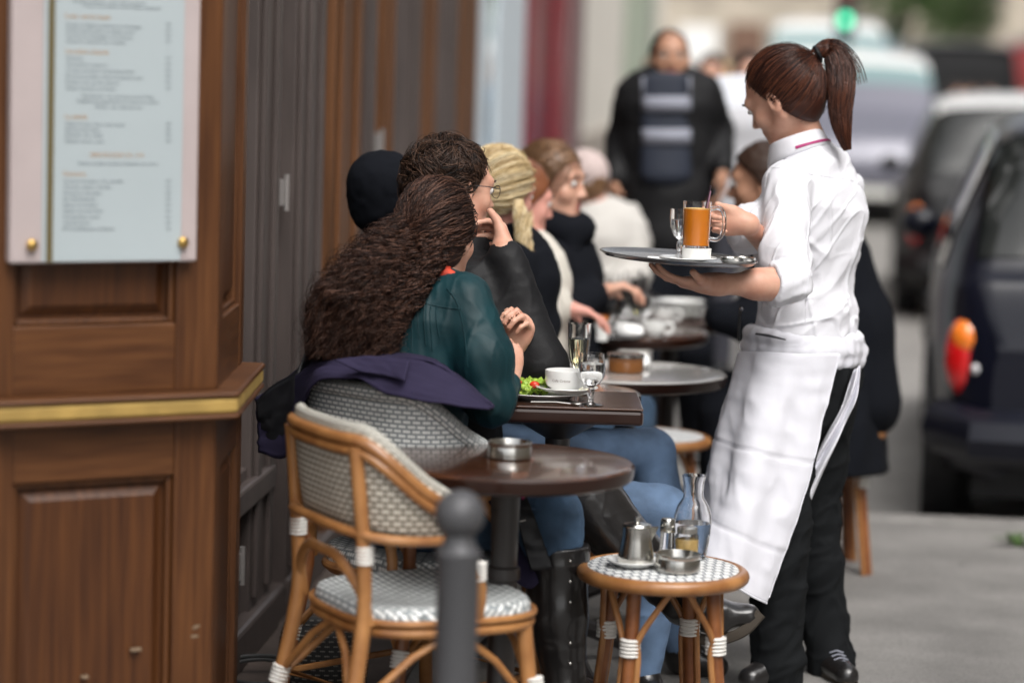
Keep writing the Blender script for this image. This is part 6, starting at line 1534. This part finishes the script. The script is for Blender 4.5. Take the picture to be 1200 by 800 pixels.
# person in long black coat on the stool, behind the waitress
f = Dn(-.95, -.05, .15); secs = [(W(925, 262, 8.2), (.15, .08)), (W(935, 290, 8.2), (.19, .13)), (W(955, 360, 8.22), (.18, .14)), (W(972, 430, 8.25), (.19, .15)), (G(975, .50, 8.25), (.20, .16))]
S = nrm(np.cross(f, Z)); hd = W(893, 214, 8.18)
pb_, P, ax = figure('person with black hair in a long black coat sitting on the stool behind the waitress', hd, f, 1.05, HAIRC, BLACKC, secs, S, [(W(915, 285, 8.0), W(880, 380, 7.95), W(840, 370, 7.95), None), (W(925, 285, 8.4), W(890, 380, 8.4), W(850, 370, 8.35), None)],
    [(G(965, .50, 8.12), G(850, .52, 8.1), G(850, .08, 8.1), G(815, .03, 8.1)), (G(965, .5, 8.38), G(855, .52, 8.4), G(862, .08, 8.4), G(830, .03, 8.4))], BLACKC, base=G(960, 0, 8.2), puff=.018, cut=.0, skin=SKIND, legw=(.10, .075, .06))
sheet('coat_skirt', [W(940, 400, 8.02), W(985, 396, 8.0), W(1022, 398, 8.10), W(1030, 400, 8.3), W(1000, 400, 8.45)], [W(930, 556, 7.98), W(975, 560, 7.95), W(1020, 558, 8.02), W(1042, 552, 8.3), W(1000, 548, 8.5)], 30, BLACKC, pb_, ripple=.02, rf=7, thick=.006, seed=12, nu=60)
s = SDF(); s.ec(W(975, 300, 8.2), W(1000, 380, 8.22), S, (.16, .12), (.17, .12), .05); s.ec(W(1000, 380, 8.22), W(1008, 470, 8.22), S, (.17, .12), (.17, .13), .05); sdf_obj('coat_back', s, .012, BLACKC, pb_, disp=fold(.008, 9, Dn(.1, 1, 0), 2, .3))

# man walking towards the camera
f = Dn(.05, -.05, -1); secs = [(W(783, 102, 10.3), (.16, .075)), (W(783, 125, 10.3), (.188, .13)), (W(783, 175, 10.3), (.168, .125)), (W(783, 225, 10.3), (.17, .12)), (G(783, .92, 10.3), (.18, .13))]
S = nrm(np.cross(f, Z)); hd = W(785, 68, 10.28)
wk, P, ax = figure('man walking up the pavement in an open black jacket over a striped vest', hd, f, 1.0, HAIRC, JACK, secs, S,
    [(W(742, 112, 10.3), W(728, 165, 10.35), W(719, 212, 10.25), (Dn(0, -1, -.1), Dn(1, 0, 0), Dn(0, 0, -1), (.2, .25, .2), 1.0)), (W(826, 108, 10.3), W(842, 156, 10.40), W(846, 200, 10.20), (Dn(0, -1, -.1), Dn(-1, 0, 0), Dn(0, 0, -1), (.2, .25, .2), 1.0))],
    [(G(765, .88, 10.3), G(760, .48, 10.2), G(762, .09, 10.25), G(758, .03, 10.08)), (G(803, .88, 10.3), G(812, .48, 10.25), G(815, .10, 10.5), G(816, .03, 10.35))], BLACKC, base=G(783, 0, 10.3), puff=.006, cut=.006, skin=SKIND, legw=(.10, .072, .06), off=.018)
s = SDF(); s.ec(W(780, 92, 10.17), W(780, 205, 10.17), S, (.095, .028), (.105, .05), .02); sdf_obj('vest', s, .010, NAVYV, wk)
for y0 in (122, 160):
    q = MB(); q.grid([[W(752 + 58 * t, y, 10.118 + .03 * (2 * t - 1) ** 2) for t in np.linspace(0, 1, 9)] for y in (y0 - 9, y0 + 9)]); q.build('reflective_band', GREYR, wk, solid=.004)
for sx in (-1, 1):
    q = MB(); q.grid([[W(781 + sx * (26 + 3 * t), y, 10.135) for t in (0, 1)] for y in (90, 112)]); q.build('reflective_strap', GREYR, wk, solid=.004)
q = MB(); q.grid([[W(835 + 45 * t, y - 4 * t, 10.9 + .05 * t) for t in np.linspace(0, 1, 5)] for y in (90, 128)]); pp = q.build('white_paper_sheet', mat('paper_sheet', (.80, .83, .9), rough=.7), None, solid=.003, smooth=False); tag(pp, 'white sheet held up beside the walking man by someone behind him', 'paper')

# passers-by far down the street
PCOL = [mat('cloth_blue', (.12, .22, .34), rough=.8), mat('cloth_grey', (.22, .21, .22), rough=.8), mat('cloth_pale', (.55, .55, .58), rough=.8), mat('cloth_brown', (.14, .07, .04), rough=.8), mat('cloth_dark', (.03, .03, .04), rough=.8), mat('cloth_rust', (.34, .12, .06), rough=.8)]
def walker(px, d, label, cm, lm, hm, turn=0, hgt=1.72, floor=0.0):
    k = hgt / 1.72; B = G(px, floor, d); f_ = nrm([sin(turn), -cos(turn), 0]); r_ = np.cross(f_, Z)
    p = lambda x, y, z: B + k * (x * r_ + y * f_ + z * Z)
    sc_ = [(p(0, 0, 1.42), (.13, .065)), (p(0, 0, 1.34), (.18, .11)), (p(0, 0, 1.12), (.15, .105)), (p(0, 0, 1.0), (.15, .11)), (p(0, 0, .90), (.17, .125))]
    return figure(label, p(0, .02, 1.60), f_, k, hm, cm, sc_, r_, [(p(.19, 0, 1.38), p(.23, -.02, 1.10), p(.22, .10, .86), None), (p(-.19, 0, 1.38), p(-.23, -.02, 1.10), p(-.21, -.06, .86), None)],
        [(p(.09, 0, .88), p(.10, .06, .48), p(.10, .12, .09), p(.10, .26, .03)), (p(-.09, 0, .88), p(-.10, .05, .48), p(-.10, -.16, .12), p(-.10, -.04, .03))], lm, h=.026, hh=.02, base=B, group='passers-by far down the street', face=False)[0]
walker(862, 13.5, 'passer-by in a pale top just behind the walking man, by the waitress\'s face', PCOL[2], PCOL[4], HAIRC, .2)
walker(822, 15.5, 'passer-by in a grey top above the right shoulder of the walking man', PCOL[1], PCOL[4], HAIRC)
walker(758, 19, 'passer-by in blue left of the walking man\'s head', PCOL[0], PCOL[4], BRUN)
walker(800, 23, 'passer-by in brown directly behind the walking man', PCOL[3], PCOL[4], HAIRC)
walker(846, 27, 'passer-by in rust far behind, between the walking man and the waitress', PCOL[5], PCOL[4], BLONDE)
walker(880, 21, 'dark dressed passer-by far behind the waitress\'s forehead', PCOL[4], PCOL[1], HAIRC)
walker(838, 38, 'pale dressed passer-by far off beside the pavement edge', PCOL[2], PCOL[0], HAIRC)
for px, d, c, lab in ((1112, 34, 1, 'grey dressed passer-by crossing beyond the parked cars'), (1128, 38, 2, 'pale dressed passer-by crossing beyond the parked cars'), (1150, 36, 4, 'dark dressed passer-by crossing beyond the parked cars'), (1170, 41, 5, 'rust dressed passer-by crossing beyond the parked cars'), (1190, 37, 3, 'brown dressed passer-by crossing at the right edge')):
    walker(px, d, lab, PCOL[c], PCOL[4], HAIRC, .6, floor=-.13)
